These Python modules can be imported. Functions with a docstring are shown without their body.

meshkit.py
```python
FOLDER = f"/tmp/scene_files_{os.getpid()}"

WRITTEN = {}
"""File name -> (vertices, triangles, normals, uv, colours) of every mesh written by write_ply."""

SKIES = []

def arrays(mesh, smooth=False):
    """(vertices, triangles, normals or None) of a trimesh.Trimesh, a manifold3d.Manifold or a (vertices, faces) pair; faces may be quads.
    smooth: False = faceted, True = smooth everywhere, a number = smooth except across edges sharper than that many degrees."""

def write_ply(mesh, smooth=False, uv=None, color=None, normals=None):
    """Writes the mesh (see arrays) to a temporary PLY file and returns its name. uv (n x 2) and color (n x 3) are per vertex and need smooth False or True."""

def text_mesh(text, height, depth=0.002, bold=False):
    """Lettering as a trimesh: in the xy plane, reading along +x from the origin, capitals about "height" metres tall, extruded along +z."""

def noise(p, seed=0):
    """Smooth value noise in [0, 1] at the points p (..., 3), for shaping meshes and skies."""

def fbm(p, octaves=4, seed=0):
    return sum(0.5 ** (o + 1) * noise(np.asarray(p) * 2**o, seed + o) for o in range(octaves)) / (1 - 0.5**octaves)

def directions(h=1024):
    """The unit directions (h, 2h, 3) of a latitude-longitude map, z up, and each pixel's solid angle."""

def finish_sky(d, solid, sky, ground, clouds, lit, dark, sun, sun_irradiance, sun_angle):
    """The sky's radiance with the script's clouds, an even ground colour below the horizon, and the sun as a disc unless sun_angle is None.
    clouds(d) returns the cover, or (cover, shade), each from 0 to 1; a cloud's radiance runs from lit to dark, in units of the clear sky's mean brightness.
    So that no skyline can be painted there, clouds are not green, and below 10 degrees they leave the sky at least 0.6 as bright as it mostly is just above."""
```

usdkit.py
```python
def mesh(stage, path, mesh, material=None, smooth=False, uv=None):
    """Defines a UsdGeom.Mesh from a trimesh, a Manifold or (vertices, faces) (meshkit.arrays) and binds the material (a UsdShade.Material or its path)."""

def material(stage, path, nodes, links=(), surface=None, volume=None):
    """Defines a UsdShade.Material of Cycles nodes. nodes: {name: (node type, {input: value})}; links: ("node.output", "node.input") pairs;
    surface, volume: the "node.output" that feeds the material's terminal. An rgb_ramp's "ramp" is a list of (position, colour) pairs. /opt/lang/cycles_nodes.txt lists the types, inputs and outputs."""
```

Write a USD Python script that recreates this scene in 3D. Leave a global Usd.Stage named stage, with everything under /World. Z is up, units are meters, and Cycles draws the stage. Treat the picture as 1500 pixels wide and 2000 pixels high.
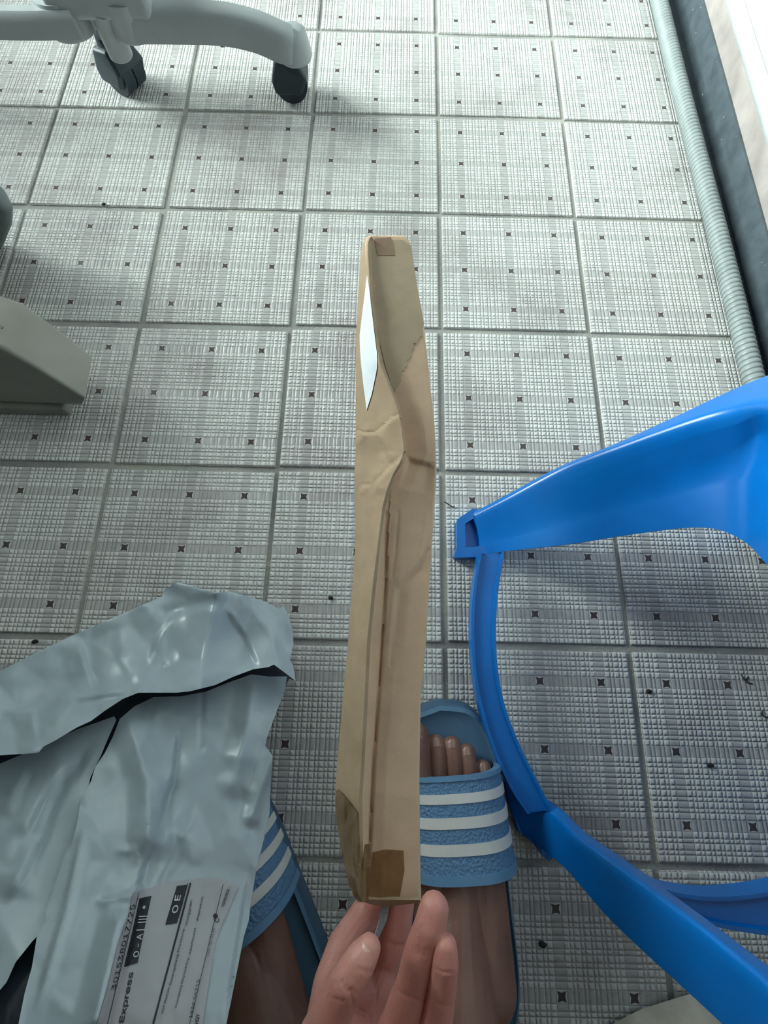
import math, random
import numpy as np, trimesh, manifold3d as m3, usdkit, meshkit
from pxr import Usd, UsdGeom, UsdLux, UsdShade, Sdf, Gf
from scipy.spatial import Delaunay
import shapely, shapely.geometry as sg

random.seed(7); rng = np.random.default_rng(7)
stage = Usd.Stage.CreateInMemory()
UsdGeom.SetStageUpAxis(stage, UsdGeom.Tokens.z); UsdGeom.SetStageMetersPerUnit(stage, 1.0)
UsdGeom.Xform.Define(stage, '/World'); UsdGeom.Scope.Define(stage, '/World/Looks')

# ---------------------------------------------------------------- camera (calibrated on the 20 cm floor tiles)
F = 854.084
C = np.array([-0.07063397, -0.79199814, 0.49466655])
M = np.array([[0.99972251, 0.02210762, 0.00813339], [0.0234876, -0.9618554, -0.27254822], [0.00179776, 0.27266362, -0.96210775]])
EXPOSURE = 0.2
cam = UsdGeom.Camera.Define(stage, '/World/camera')
cam.CreateHorizontalApertureAttr(36.0); cam.CreateVerticalApertureAttr(48.0)
cam.CreateFocalLengthAttr(F / 1500 * 36.0); cam.CreateClippingRangeAttr(Gf.Vec2f(0.01, 50)); cam.CreateExposureAttr(EXPOSURE)
cam.AddTransformOp().Set(Gf.Matrix4d(*M[0], 0, *(-M[1]), 0, *(-M[2]), 0, *C, 1))

def ray(x, y): return np.stack([(np.asarray(x, float) - 750) / F, (np.asarray(y, float) - 1000) / F, np.ones(np.shape(x))], -1) @ M
def at(x, y, z=0.0):                 # world point seen at a pixel on the level z
    d = ray(x, y); return C + d * ((np.asarray(z, float) - C[2]) / d[..., 2])[..., None]
def atd(x, y, d): return C + ray(x, y) * np.asarray(d, float)[..., None]   # the same at a distance from the camera
FWD = M[2]

# ---------------------------------------------------------------- light: daylight through the window of the left wall
WIN = dict(x=-1.27, y0=-0.10, y1=0.95, z0=0.35, z1=1.50)
dome = UsdLux.DomeLight.Define(stage, '/World/sky_light')
dome.CreateColorAttr(Gf.Vec3f(0.80, 0.92, 1.0)); dome.CreateIntensityAttr(1.0)
win = UsdLux.RectLight.Define(stage, '/World/window_daylight')
win.CreateWidthAttr(WIN['y1'] - WIN['y0']); win.CreateHeightAttr(WIN['z1'] - WIN['z0'])
win.CreateColorAttr(Gf.Vec3f(0.91, 1.0, 0.985)); win.CreateIntensityAttr(37.0)
win.AddTranslateOp().Set(Gf.Vec3d(WIN['x'] - 0.10, (WIN['y0'] + WIN['y1']) / 2, (WIN['z0'] + WIN['z1']) / 2))
win.AddRotateYOp().Set(-90.0)        # shines along +x

# ---------------------------------------------------------------- helpers
_used = {}
def path_for(parent, name):
    k = (parent, name); n = _used.get(k, 0); _used[k] = n + 1
    return f'{parent}/{name}' + (f'_{n:03d}' if n else '')
def tag(prim, label=None, cat=None, group=None, kind=None):
    for k, v in (('label', label), ('category', cat), ('group', group), ('kind', kind)):
        if v: prim.SetCustomDataByKey(k, v)
    return prim
def thing(name, label, cat, group=None, loc=(0, 0, 0), rz=0):
    x = UsdGeom.Xform.Define(stage, path_for('/World', name))
    x.AddTranslateOp().Set(Gf.Vec3d(*map(float, loc)))
    if rz: x.AddRotateZOp().Set(float(rz))
    tag(x.GetPrim(), label, cat, group); x.GetPrim().SetCustomDataByKey('_o', 1); x.GetPrim().ClearCustomDataByKey('_o')
    ORG[str(x.GetPath())] = np.array(loc, float)
    return x.GetPrim()
ORG = {}
def obj(name, mesh, mat, parent=None, smooth=False, uv=None, world=True):
    """One Mesh prim under parent (its points given in world coordinates), or under /World."""
    base = '/World' if parent is None else str(parent.GetPath())
    o = ORG.get('/'.join(base.split('/')[:3]), np.zeros(3)) if world and parent is not None else np.zeros(3)
    if hasattr(mesh, 'to_mesh'):
        mm = mesh.to_mesh(); mesh = trimesh.Trimesh(mm.vert_properties[:, :3], mm.tri_verts, process=False)
    if isinstance(mesh, trimesh.Trimesh):
        mesh = mesh.copy(); mesh.vertices = mesh.vertices - o
    else:
        mesh = (np.asarray(mesh[0]) - o, mesh[1])
    return usdkit.mesh(stage, path_for(base, name), mesh, mat, smooth=smooth, uv=uv).GetPrim()
def mat(name, nodes, links=(), surface='p.BSDF'): return usdkit.material(stage, f'/World/Looks/{name}', nodes, links, surface=surface)
def plain(name, col, rough=0.5, var=0.12, scale=40, bump=0.0, bscale=300, bdist=0.001, **kw):
    nodes = {'g': ('texture_coordinate', {}), 'n': ('noise_texture', {'scale': scale, 'detail': 4.0}),
             'r': ('rgb_ramp', {'ramp': [(0.3, tuple(c * (1 - var) for c in col)), (0.7, tuple(min(1, c * (1 + var)) for c in col))]}),
             'p': ('principled_bsdf', {'roughness': rough, **kw})}
    links = [('g.object', 'n.vector'), ('n.fac', 'r.fac'), ('r.color', 'p.base_color')]
    if bump:
        nodes['bn'] = ('noise_texture', {'scale': bscale, 'detail': 3.0}); nodes['b'] = ('bump', {'strength': bump, 'distance': bdist})
        links += [('g.object', 'bn.vector'), ('bn.fac', 'b.height'), ('b.normal', 'p.normal')]
    return mat(name, nodes, links)
def srgb(r, g, b): return tuple(((c / 255) / 12.92 if c <= 10 else (((c / 255) + 0.055) / 1.055) ** 2.4) for c in (r, g, b))

def tri(v, f): return trimesh.Trimesh(np.asarray(v, float), np.asarray(f), process=False)
def grid(P, close_u=False, flip=False):
    P = np.asarray(P, float); nu, nv = P.shape[:2]; f = []
    for i in range(nu if close_u else nu - 1):
        for j in range(nv - 1):
            a, b = i * nv + j, ((i + 1) % nu) * nv + j
            f += [[a, b, b + 1], [a, b + 1, a + 1]]
    f = np.array(f)
    return tri(P.reshape(-1, 3), f[:, ::-1] if flip else f)
def fixn(m):
    m = trimesh.Trimesh(m.vertices, m.faces, process=False)
    if m.volume < 0: m.invert()
    return m
def shell(P, t, up=None):
    """A sheet given as a point grid, closed to thickness t on its far side from `up` normals."""
    P = np.asarray(P, float); nu, nv = P.shape[:2]
    du = np.gradient(P, axis=0); dv = np.gradient(P, axis=1); n = np.cross(du, dv); n /= np.linalg.norm(n, axis=2, keepdims=True) + 1e-12
    if up is not None and (n.reshape(-1, 3) @ np.asarray(up)).mean() < 0: n = -n
    Q = P - n * t
    V = np.vstack([P.reshape(-1, 3), Q.reshape(-1, 3)]); o = nu * nv; f = []
    for i in range(nu - 1):
        for j in range(nv - 1):
            a, b = i * nv + j, (i + 1) * nv + j
            f += [[a, b, b + 1], [a, b + 1, a + 1], [o + a, o + b + 1, o + b], [o + a, o + a + 1, o + b + 1]]
    border = [(i, 0) for i in range(nu)] + [(nu - 1, j) for j in range(1, nv)] + [(i, nv - 1) for i in range(nu - 2, -1, -1)] + [(0, j) for j in range(nv - 2, 0, -1)]
    idx = [i * nv + j for i, j in border]
    for a, b in zip(idx, idx[1:] + idx[:1]): f += [[a, o + a, o + b], [a, o + b, b]]
    return fixn(tri(V, f))
def loft(rings, cap=True):
    R = np.asarray(rings, float); n, k = R.shape[:2]; V = R.reshape(-1, 3); f = []
    for i in range(n - 1):
        for j in range(k):
            a, b = i * k + j, i * k + (j + 1) % k
            f += [[a, b, b + k], [a, b + k, a + k]]
    V = list(V)
    if cap:
        for i in (0, n - 1):
            V.append(R[i].mean(0)); c = len(V) - 1
            for j in range(k):
                a, b = i * k + j, i * k + (j + 1) % k
                f.append([c, b, a] if i == 0 else [c, a, b])
    return fixn(tri(V, f))
def box(x0, x1, y0, y1, z0, z1, r=0.0):
    if r:
        s = m3.Manifold.sphere(r, 12)
        m = m3.Manifold.batch_hull([s.translate((x, y, z)) for x in (x0 + r, x1 - r) for y in (y0 + r, y1 - r) for z in (z0 + r, z1 - r)]).to_mesh()
        return tri(m.vert_properties[:, :3], m.tri_verts)
    return trimesh.creation.box(bounds=[[x0, y0, z0], [x1, y1, z1]])
def catmull(pts, n=8):
    p = np.asarray(pts, float); q = np.vstack([2 * p[0] - p[1], p, 2 * p[-1] - p[-2]]); out = []
    for i in range(1, len(q) - 2):
        for t in np.linspace(0, 1, n, endpoint=False):
            a, b, c, d = q[i - 1:i + 3]
            out.append(0.5 * (2 * b + (c - a) * t + (2 * a - 5 * b + 4 * c - d) * t * t + (3 * b - a - 3 * c + d) * t ** 3))
    return np.array(out + [p[-1]])
def tube(path, rad, k=16):
    path = np.asarray(path, float); rad = np.broadcast_to(rad, len(path)); T = np.gradient(path, axis=0); T /= np.linalg.norm(T, axis=1, keepdims=True)
    up = np.array([0, 0, 1.0]) if abs(T[0, 2]) < 0.9 else np.array([0, 1.0, 0]); rings = []
    for p, t, r in zip(path, T, rad):
        s = np.cross(t, up); s /= np.linalg.norm(s); w = np.cross(s, t); a = np.linspace(0, 2 * np.pi, k, endpoint=False)
        rings.append(p + r * (np.cos(a)[:, None] * s + np.sin(a)[:, None] * w))
    return loft(rings)
def seg_dist(x, y, a, b):
    a, b = np.asarray(a, float), np.asarray(b, float); d = b - a; L = d @ d
    t = np.clip(((x - a[0]) * d[0] + (y - a[1]) * d[1]) / L, 0, 1)
    return np.hypot(x - a[0] - t * d[0], y - a[1] - t * d[1]), t
def creases(x, y, items):
    """Sharp ridges (+, towards the camera) and valleys (-) along polylines in pixels: (points, width, height)."""
    out = np.zeros(np.shape(x))
    for pts, w, h in items:
        best = np.full(np.shape(x), 1e9)
        for a, b in zip(pts[:-1], pts[1:]): best = np.minimum(best, seg_dist(x, y, a, b)[0])
        k = np.clip(1 - best / w, 0, 1); out = out + h * k ** 1.35
    return out
def steps(x, y, items):
    """Fold edges: along each polyline the left side (walking along it) stands proud by h and runs out over w pixels."""
    out = np.zeros(np.shape(x))
    for pts, w, h in items:
        best = np.full(np.shape(x), 1e9); sg_ = np.zeros(np.shape(x)); ends = np.zeros(np.shape(x)); n_ = len(pts) - 1
        for k_, (a, b) in enumerate(zip(pts[:-1], pts[1:])):
            d, t = seg_dist(x, y, a, b); c_ = (b[0] - a[0]) * (y - a[1]) - (b[1] - a[1]) * (x - a[0]); m = d < best
            best = np.where(m, d, best); sg_ = np.where(m, np.sign(-c_), sg_); ends = np.where(m, (k_ + t) / n_, ends)
        out = out + np.where(sg_ > 0, h * np.clip(1 - best / w, 0, 1) * np.clip(best / 6.0, 0, 1) * np.minimum(1, 5 * np.minimum(ends, 1 - ends)), 0)
    return out
def facets(x, y, bounds, spacing, amp, seed, ax=1.0):
    """Flat crumpled facets: heights at scattered points joined by triangles."""
    from scipy.interpolate import LinearNDInterpolator
    r = np.random.default_rng(seed); x0, y0, x1, y1 = bounds; q = []
    for gx in np.arange(x0 - 2 * spacing, x1 + 2 * spacing, spacing):
        for gy in np.arange(y0 - 2 * spacing * ax, y1 + 2 * spacing * ax, spacing * ax): q.append((gx + r.uniform(-.42, .42) * spacing, gy + r.uniform(-.42, .42) * spacing * ax))
    q = np.array(q); return LinearNDInterpolator(q, r.uniform(-amp, amp, len(q)), fill_value=0)(x, y)
def sheet(poly, depth, t=0.0008, step=9, smooth_edge=True):
    """A thin closed sheet whose outline is given in pixels and whose depth is a function of the pixel; it stands at its own distance."""
    pg = sg.Polygon(poly); x0, y0, x1, y1 = pg.bounds
    n = max(8, int(pg.exterior.length / step)); bp = np.array([pg.exterior.interpolate(i / n, normalized=True).coords[0] for i in range(n)])
    bp = np.array(sorted([(pg.exterior.project(sg.Point(p)), *p) for p in np.vstack([bp, np.array(poly)])]))[:, 1:]
    keep = np.r_[True, np.hypot(*np.diff(bp, axis=0).T) > 0.5]; bp = bp[keep]
    if np.hypot(*(bp[0] - bp[-1])) < 0.5: bp = bp[:-1]
    gx, gy = np.meshgrid(np.arange(x0, x1, step), np.arange(y0, y1, step)); gx = gx + (np.arange(gx.shape[0]) % 2)[:, None] * step / 2
    ip = np.c_[gx.ravel(), gy.ravel()]; inn = shapely.contains_xy(pg.buffer(-step * 0.5), ip[:, 0], ip[:, 1]); ip = ip[inn]
    P = np.vstack([bp, ip]); T = Delaunay(P).simplices; c = P[T].mean(1); T = T[shapely.contains_xy(pg, c[:, 0], c[:, 1])]
    a = P[T]; area = (a[:, 1, 0] - a[:, 0, 0]) * (a[:, 2, 1] - a[:, 0, 1]) - (a[:, 2, 0] - a[:, 0, 0]) * (a[:, 1, 1] - a[:, 0, 1])
    T[area < 0] = T[area < 0][:, ::-1]; T = T[np.abs(area) > 1e-3]
    d = depth(P[:, 0], P[:, 1]); V = np.vstack([atd(P[:, 0], P[:, 1], d), atd(P[:, 0], P[:, 1], d) + FWD * t]); o = len(P)
    e = np.sort(np.vstack([T[:, [0, 1]], T[:, [1, 2]], T[:, [2, 0]]]), axis=1); ee = np.vstack([T[:, [0, 1]], T[:, [1, 2]], T[:, [2, 0]]])
    _, inv, cnt = np.unique(e, axis=0, return_inverse=True, return_counts=True); be = ee[cnt[inv.ravel()] == 1]
    side = np.vstack([np.c_[be[:, 0], be[:, 1], o + be[:, 1]], np.c_[be[:, 0], o + be[:, 1], o + be[:, 0]]])
    f = np.vstack([T[:, ::-1], T + o, side])
    return fixn(tri(V, f))
def chain(items, refine=0.006, iters=12):
    """items: lists of (point, radius); consecutive pairs become hulls, all are joined, refined and smoothed."""
    parts = []
    for ch in items:
        sp = [m3.Manifold.sphere(float(r), 24).translate(tuple(map(float, p))) for p, r in ch]
        parts += [m3.Manifold.batch_hull([a, b]) for a, b in zip(sp[:-1], sp[1:])] if len(sp) > 1 else sp
    m = m3.Manifold.batch_boolean(parts, m3.OpType.Add).refine_to_length(refine).to_mesh()
    t = trimesh.Trimesh(m.vert_properties[:, :3], m.tri_verts, process=True)
    trimesh.smoothing.filter_taubin(t, lamb=0.5, nu=0.52, iterations=iters)
    return t
def to_manifold(t): return m3.Manifold(m3.Mesh(np.asarray(t.vertices, np.float32), np.asarray(t.faces, np.uint32)))
def fbm(P, s, seed=0, o=4): return meshkit.fbm(np.asarray(P) * s, o, seed)

# ---------------------------------------------------------------- materials
def tile_ramp():
    """Profile of the moulded tile from its edge (0) to its middle (1): R = ribs, G = plain strip, B = distance to the next dot."""
    x = np.linspace(0, 0.5, 256); R = np.zeros(256); G = np.zeros(256); half = 0.024
    B = np.minimum(np.abs(x - 1 / 6), np.abs(x - 0.5)) / 0.045
    def ribs(a, b, pat):
        tot = sum(pat); e = a
        for w in pat:
            q = w / tot * (b - a); m = (x >= e) & (x < e + q); s = np.abs((x[m] - e - q / 2) / (q / 2)); R[m] = np.clip((1 - s ** 2.0) * 1.15, 0, 1); e += q
    W, N = 1.0, 0.6
    ribs(0.006, 1 / 6 - half, [W, N, W, N, W]); R[x < 0.006] = 0.8
    ribs(1 / 6 + half, 0.5 - half, [W, N, W, N, W, N, W, N, W, N, W])
    G[(np.abs(x - 1 / 6) < half) | (np.abs(x - 0.5) < half)] = 1
    return [(float(p * 2), (float(a), float(b), float(min(1, c)))) for p, a, b, c in zip(x, R, G, B)]
TR = tile_ramp()
def tile_material():
    n, l = {}, []
    def math_(name, kind, a, b=None, c=None):
        n[name] = ('math', {'math_type': kind})
        for i, v in enumerate((a, b, c)):
            if v is None: continue
            if isinstance(v, str): l.append((v, f'{name}.value{i+1}'))
            else: n[name][1][f'value{i+1}'] = float(v)
        return f'{name}.value'
    n['tc'] = ('texture_coordinate', {}); n['s'] = ('separate_xyz', {}); l.append(('tc.UV', 's.vector'))
    for ax in 'xy':
        a = math_(f'a{ax}', 'subtract', f's.{ax}', 0.5); a = math_(f'b{ax}', 'absolute', a); a = math_(f'c{ax}', 'multiply', a, -2.0); a = math_(f'd{ax}', 'add', a, 1.0)
        n[f'r{ax}'] = ('rgb_ramp', {'ramp': TR}); l.append((a, f'r{ax}.fac')); n[f'q{ax}'] = ('separate_color', {}); l.append((f'r{ax}.color', f'q{ax}.color'))
    Rx, Ry, Gx, Gy, Bx, By = 'qx.r', 'qy.r', 'qx.g', 'qy.g', 'qx.b', 'qy.b'
    ngx = math_('ngx', 'subtract', 1.0, Gx); ngy = math_('ngy', 'subtract', 1.0, Gy)
    cell = math_('cell', 'multiply', math_('rr', 'multiply', Rx, Ry), math_('nn', 'multiply', ngx, ngy))
    sx = math_('sx', 'multiply', math_('sx0', 'multiply', Gx, ngy), math_('sx1', 'multiply', Ry, 0.6))
    sy = math_('sy', 'multiply', math_('sy0', 'multiply', Gy, ngx), math_('sy1', 'multiply', Rx, 0.6))
    strip = math_('strip', 'add', math_('t0', 'multiply', Gx, ngy), math_('t1', 'multiply', Gy, ngx))
    both = math_('both', 'multiply', Gx, Gy)
    H = math_('H', 'add', math_('h0', 'add', cell, sx), math_('h1', 'multiply_add', both, 0.5, sy))
    mx = math_('mx', 'maximum', Bx, By); mn = math_('mn', 'minimum', Bx, By)
    dot = math_('dot', 'less_than', math_('dd', 'multiply_add', mn, -0.28, mx), 0.335)
    # slow dirt, in world space so that neighbouring tiles share it
    n['geo'] = ('geometry', {}); n['no'] = ('noise_texture', {'scale': 5.0, 'detail': 5.0, 'roughness': 0.6}); l.append(('geo.position', 'no.vector'))
    n['nr'] = ('rgb_ramp', {'ramp': [(0.33, (0.70, 0.66, 0.67)), (0.50, (0.96, 0.95, 0.95)), (0.7, (1, 1, 1))]}); l.append(('no.fac', 'nr.fac'))
    n['n2'] = ('noise_texture', {'scale': 170.0, 'detail': 5.0, 'roughness': 0.75}); l.append(('geo.position', 'n2.vector'))
    n['n2r'] = ('rgb_ramp', {'ramp': [(0.3, (0.70, 0.70, 0.68)), (0.48, (1, 1, 1)), (0.62, (1, 1, 1)), (0.8, (1.0, 1.0, 1.0))]}); l.append(('n2.fac', 'n2r.fac'))
    n['n3'] = ('noise_texture', {'scale': 42.0, 'detail': 2.0}); l.append(('geo.position', 'n3.vector'))   # worn and grimy patches of the grooves
    n['n3r'] = ('rgb_ramp', {'ramp': [(0.35, (0.15, 0.15, 0.15)), (0.65, (1, 1, 1))]}); l.append(('n3.fac', 'n3r.fac')); n['n3b'] = ('rgb_to_bw', {}); l.append(('n3r.color', 'n3b.color'))
    base, stripc, groove, dotc = (0.83, 0.835, 0.805), (0.575, 0.575, 0.56), (0.45, 0.45, 0.435), (0.075, 0.055, 0.052)
    def mix(name, fac, a, b, mode='mix'):
        n[name] = ('mix_color', {'blend_type': mode})
        for k, v in (('fac', fac), ('a', a), ('b', b)):
            if isinstance(v, str): l.append((v, f'{name}.{k}'))
            else: n[name][1][k] = v
        return f'{name}.result'
    c = mix('m1', strip, base, stripc)
    hh = math_('hh', 'multiply', math_('hi', 'subtract', 1.0, math_('hp', 'power', math_('hs', 'minimum', math_('hs2', 'multiply_add', strip, 0.4, H), 1.0), 0.85)), math_('hg', 'multiply_add', 'n3b.val', 0.55, 0.35))
    hh = math_('hh2', 'minimum', hh, 0.9)
    c = mix('m2', hh, c, groove)
    c = mix('m3', 1.0, c, 'nr.color', 'multiply'); c = mix('m4', 0.8, c, 'n2r.color', 'multiply')
    n['oi'] = ('object_info', {}); n['oir'] = ('rgb_ramp', {'ramp': [(0, (0.93, 0.92, 0.92)), (1, (1.0, 1.0, 1.0))]}); l.append(('oi.random', 'oir.fac'))
    c = mix('m5', 1.0, c, 'oir.color', 'multiply'); c = mix('m6', dot, c, dotc)
    hb = math_('hb', 'multiply_add', 'n2.fac', 0.25, math_('hbb', 'multiply', math_('hb3', 'multiply_add', dot, -0.5, H), 1.0))
    n['bump'] = ('bump', {'strength': 0.9, 'distance': 0.0014}); l.append((hb, 'bump.height'))
    n['p'] = ('principled_bsdf', {'roughness': 0.36, 'specular_ior_level': 0.5}); l += [(c, 'p.base_color'), ('bump.normal', 'p.normal')]
    return mat('moulded_floor_tile', n, l)
M_tile = tile_material()
M_grout = mat('grout', {'g': ('geometry', {}), 'n': ('noise_texture', {'scale': 9.0, 'detail': 5.0}), 'r': ('rgb_ramp', {'ramp': [(0.35, (0.27, 0.27, 0.26)), (0.55, (0.40, 0.40, 0.37)), (0.75, (0.50, 0.48, 0.40))]}),
                        'n2': ('noise_texture', {'scale': 400.0, 'detail': 3.0}), 'b': ('bump', {'strength': 0.6, 'distance': 0.002}), 'p': ('principled_bsdf', {'roughness': 0.9})},
              [('g.position', 'n.vector'), ('n.fac', 'r.fac'), ('r.color', 'p.base_color'), ('g.position', 'n2.vector'), ('n2.fac', 'b.height'), ('b.normal', 'p.normal')])
M_white = plain('white_wall_paint', (0.43, 0.45, 0.455), 0.5, 0.04, 12)
M_plaster = plain('stained_plaster', (0.33, 0.29, 0.27), 0.75, 0.2, 22, 0.3, 120, 0.003)
M_ridge = plain('white_sealant', (0.46, 0.48, 0.485), 0.55, 0.1, 30, 0.2, 90, 0.003)
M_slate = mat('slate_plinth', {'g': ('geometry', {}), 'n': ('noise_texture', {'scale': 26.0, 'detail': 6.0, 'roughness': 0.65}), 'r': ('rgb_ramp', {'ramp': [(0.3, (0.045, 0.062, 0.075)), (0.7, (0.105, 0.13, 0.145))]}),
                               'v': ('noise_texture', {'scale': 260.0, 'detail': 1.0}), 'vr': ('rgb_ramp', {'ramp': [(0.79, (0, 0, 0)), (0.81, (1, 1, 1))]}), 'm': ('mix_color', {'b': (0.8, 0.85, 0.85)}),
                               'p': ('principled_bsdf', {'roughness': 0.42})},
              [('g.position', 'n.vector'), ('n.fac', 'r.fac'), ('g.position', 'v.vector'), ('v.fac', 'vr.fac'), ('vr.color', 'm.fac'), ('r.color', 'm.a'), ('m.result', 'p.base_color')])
M_hose = plain('grey_hose_plastic', (0.26, 0.295, 0.29), 0.42, 0.12, 30)
M_chair = plain('pale_grey_plastic', (0.36, 0.39, 0.39), 0.42, 0.05, 30)
M_rubber = plain('black_caster_plastic', (0.022, 0.036, 0.045), 0.5, 0.1, 30)
M_beige = plain('aged_beige_plastic', (0.30, 0.29, 0.255), 0.5, 0.10, 20, 0.15, 500, 0.0004)
M_dark = plain('painted_hole_shade', (0.07, 0.075, 0.075), 0.6, 0.1, 30)  # dark tone that paints the shade inside the stand's holes
M_blue = mat('blue_stool_plastic', {'g': ('texture_coordinate', {}), 'n': ('noise_texture', {'scale': 20.0}), 'r': ('rgb_ramp', {'ramp': [(0.3, (0.0, 0.14, 0.50)), (0.7, (0.0, 0.17, 0.58))]}),
             'p': ('principled_bsdf', {'roughness': 0.27, 'subsurface_weight': 0.0})}, [('g.object', 'n.vector'), ('n.fac', 'r.fac'), ('r.color', 'p.base_color')])
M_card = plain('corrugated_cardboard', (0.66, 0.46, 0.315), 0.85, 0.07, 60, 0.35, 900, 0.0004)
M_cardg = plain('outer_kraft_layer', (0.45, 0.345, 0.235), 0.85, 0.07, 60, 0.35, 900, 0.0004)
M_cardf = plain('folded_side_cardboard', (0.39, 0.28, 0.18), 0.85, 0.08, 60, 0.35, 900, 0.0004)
M_tape = plain('brown_packing_tape', (0.25, 0.135, 0.055), 0.3, 0.14, 150, 0.2, 500, 0.0005)
M_tape2 = plain('brown_tape_under_film', (0.30, 0.19, 0.125), 0.45, 0.1, 150)
M_film = mat('clear_packing_film', {'g': ('texture_coordinate', {}), 'n': ('noise_texture', {'scale': 45.0, 'detail': 1.0}), 'b': ('bump', {'strength': 0.5, 'distance': 0.003}),
             'a': ('principled_bsdf', {'base_color': (0.30, 0.20, 0.10), 'roughness': 0.09, 'specular_ior_level': 1.0}), 't': ('transparent_bsdf', {'color': (0.85, 0.78, 0.68)}), 'x': ('mix_closure', {'fac': 0.5})},
             [('g.object', 'n.vector'), ('n.fac', 'b.height'), ('b.normal', 'a.normal'), ('t.BSDF', 'x.closure1'), ('a.BSDF', 'x.closure2')], surface='x.closure')
M_label = plain('white_label_paper', (0.80, 0.84, 0.88), 0.6, 0.05, 60)
M_bag = mat('grey_mailer_film', {'g': ('texture_coordinate', {}), 'n': ('noise_texture', {'scale': 18.0, 'detail': 3.0}), 'r': ('rgb_ramp', {'ramp': [(0.3, (0.36, 0.435, 0.485)), (0.7, (0.42, 0.495, 0.545))]}),
             'w': ('noise_texture', {'scale': 45.0, 'detail': 5.0, 'roughness': 0.6, 'type': 'ridged_multifractal'}), 'b': ('bump', {'strength': 0.28, 'distance': 0.004}),
             'p': ('principled_bsdf', {'roughness': 0.27, 'specular_ior_level': 0.6})},
            [('g.object', 'n.vector'), ('n.fac', 'r.fac'), ('r.color', 'p.base_color'), ('g.object', 'w.vector'), ('w.fac', 'b.height'), ('b.normal', 'p.normal')])
M_lining = plain('dark_mailer_lining', (0.018, 0.026, 0.036), 0.45, 0.2, 60)
M_lpaper = plain('shaded_label_paper', (0.40, 0.405, 0.43), 0.55, 0.05, 40)  # white paper, its colour darkened to paint in the shade on it
M_ink = plain('black_print', (0.012, 0.014, 0.02), 0.6, 0.05, 40)
M_print = plain('white_print', (0.55, 0.56, 0.58), 0.6, 0.05, 40)
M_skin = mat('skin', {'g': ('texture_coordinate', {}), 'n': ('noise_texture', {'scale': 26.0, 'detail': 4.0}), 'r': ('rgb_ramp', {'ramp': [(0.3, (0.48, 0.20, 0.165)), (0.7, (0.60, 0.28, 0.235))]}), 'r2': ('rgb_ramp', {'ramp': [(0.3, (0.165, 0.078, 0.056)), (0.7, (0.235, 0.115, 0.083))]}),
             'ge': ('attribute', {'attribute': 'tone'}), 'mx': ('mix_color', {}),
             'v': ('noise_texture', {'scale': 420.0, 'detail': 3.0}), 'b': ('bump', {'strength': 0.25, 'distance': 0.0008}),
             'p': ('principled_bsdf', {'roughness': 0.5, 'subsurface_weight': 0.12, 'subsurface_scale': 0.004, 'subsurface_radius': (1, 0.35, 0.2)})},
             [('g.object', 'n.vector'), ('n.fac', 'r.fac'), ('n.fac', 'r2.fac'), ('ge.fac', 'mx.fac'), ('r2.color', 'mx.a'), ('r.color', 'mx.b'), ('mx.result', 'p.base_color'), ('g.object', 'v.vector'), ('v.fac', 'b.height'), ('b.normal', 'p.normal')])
M_toenail = plain('toe_nail', (0.27, 0.155, 0.125), 0.3, 0.04, 30)
M_nail = plain('finger_nail', (0.72, 0.46, 0.40), 0.25, 0.04, 30)
M_sole = plain('dark_blue_sole', (0.045, 0.105, 0.18), 0.55, 0.08, 30, 0.2, 700, 0.0005)
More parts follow.
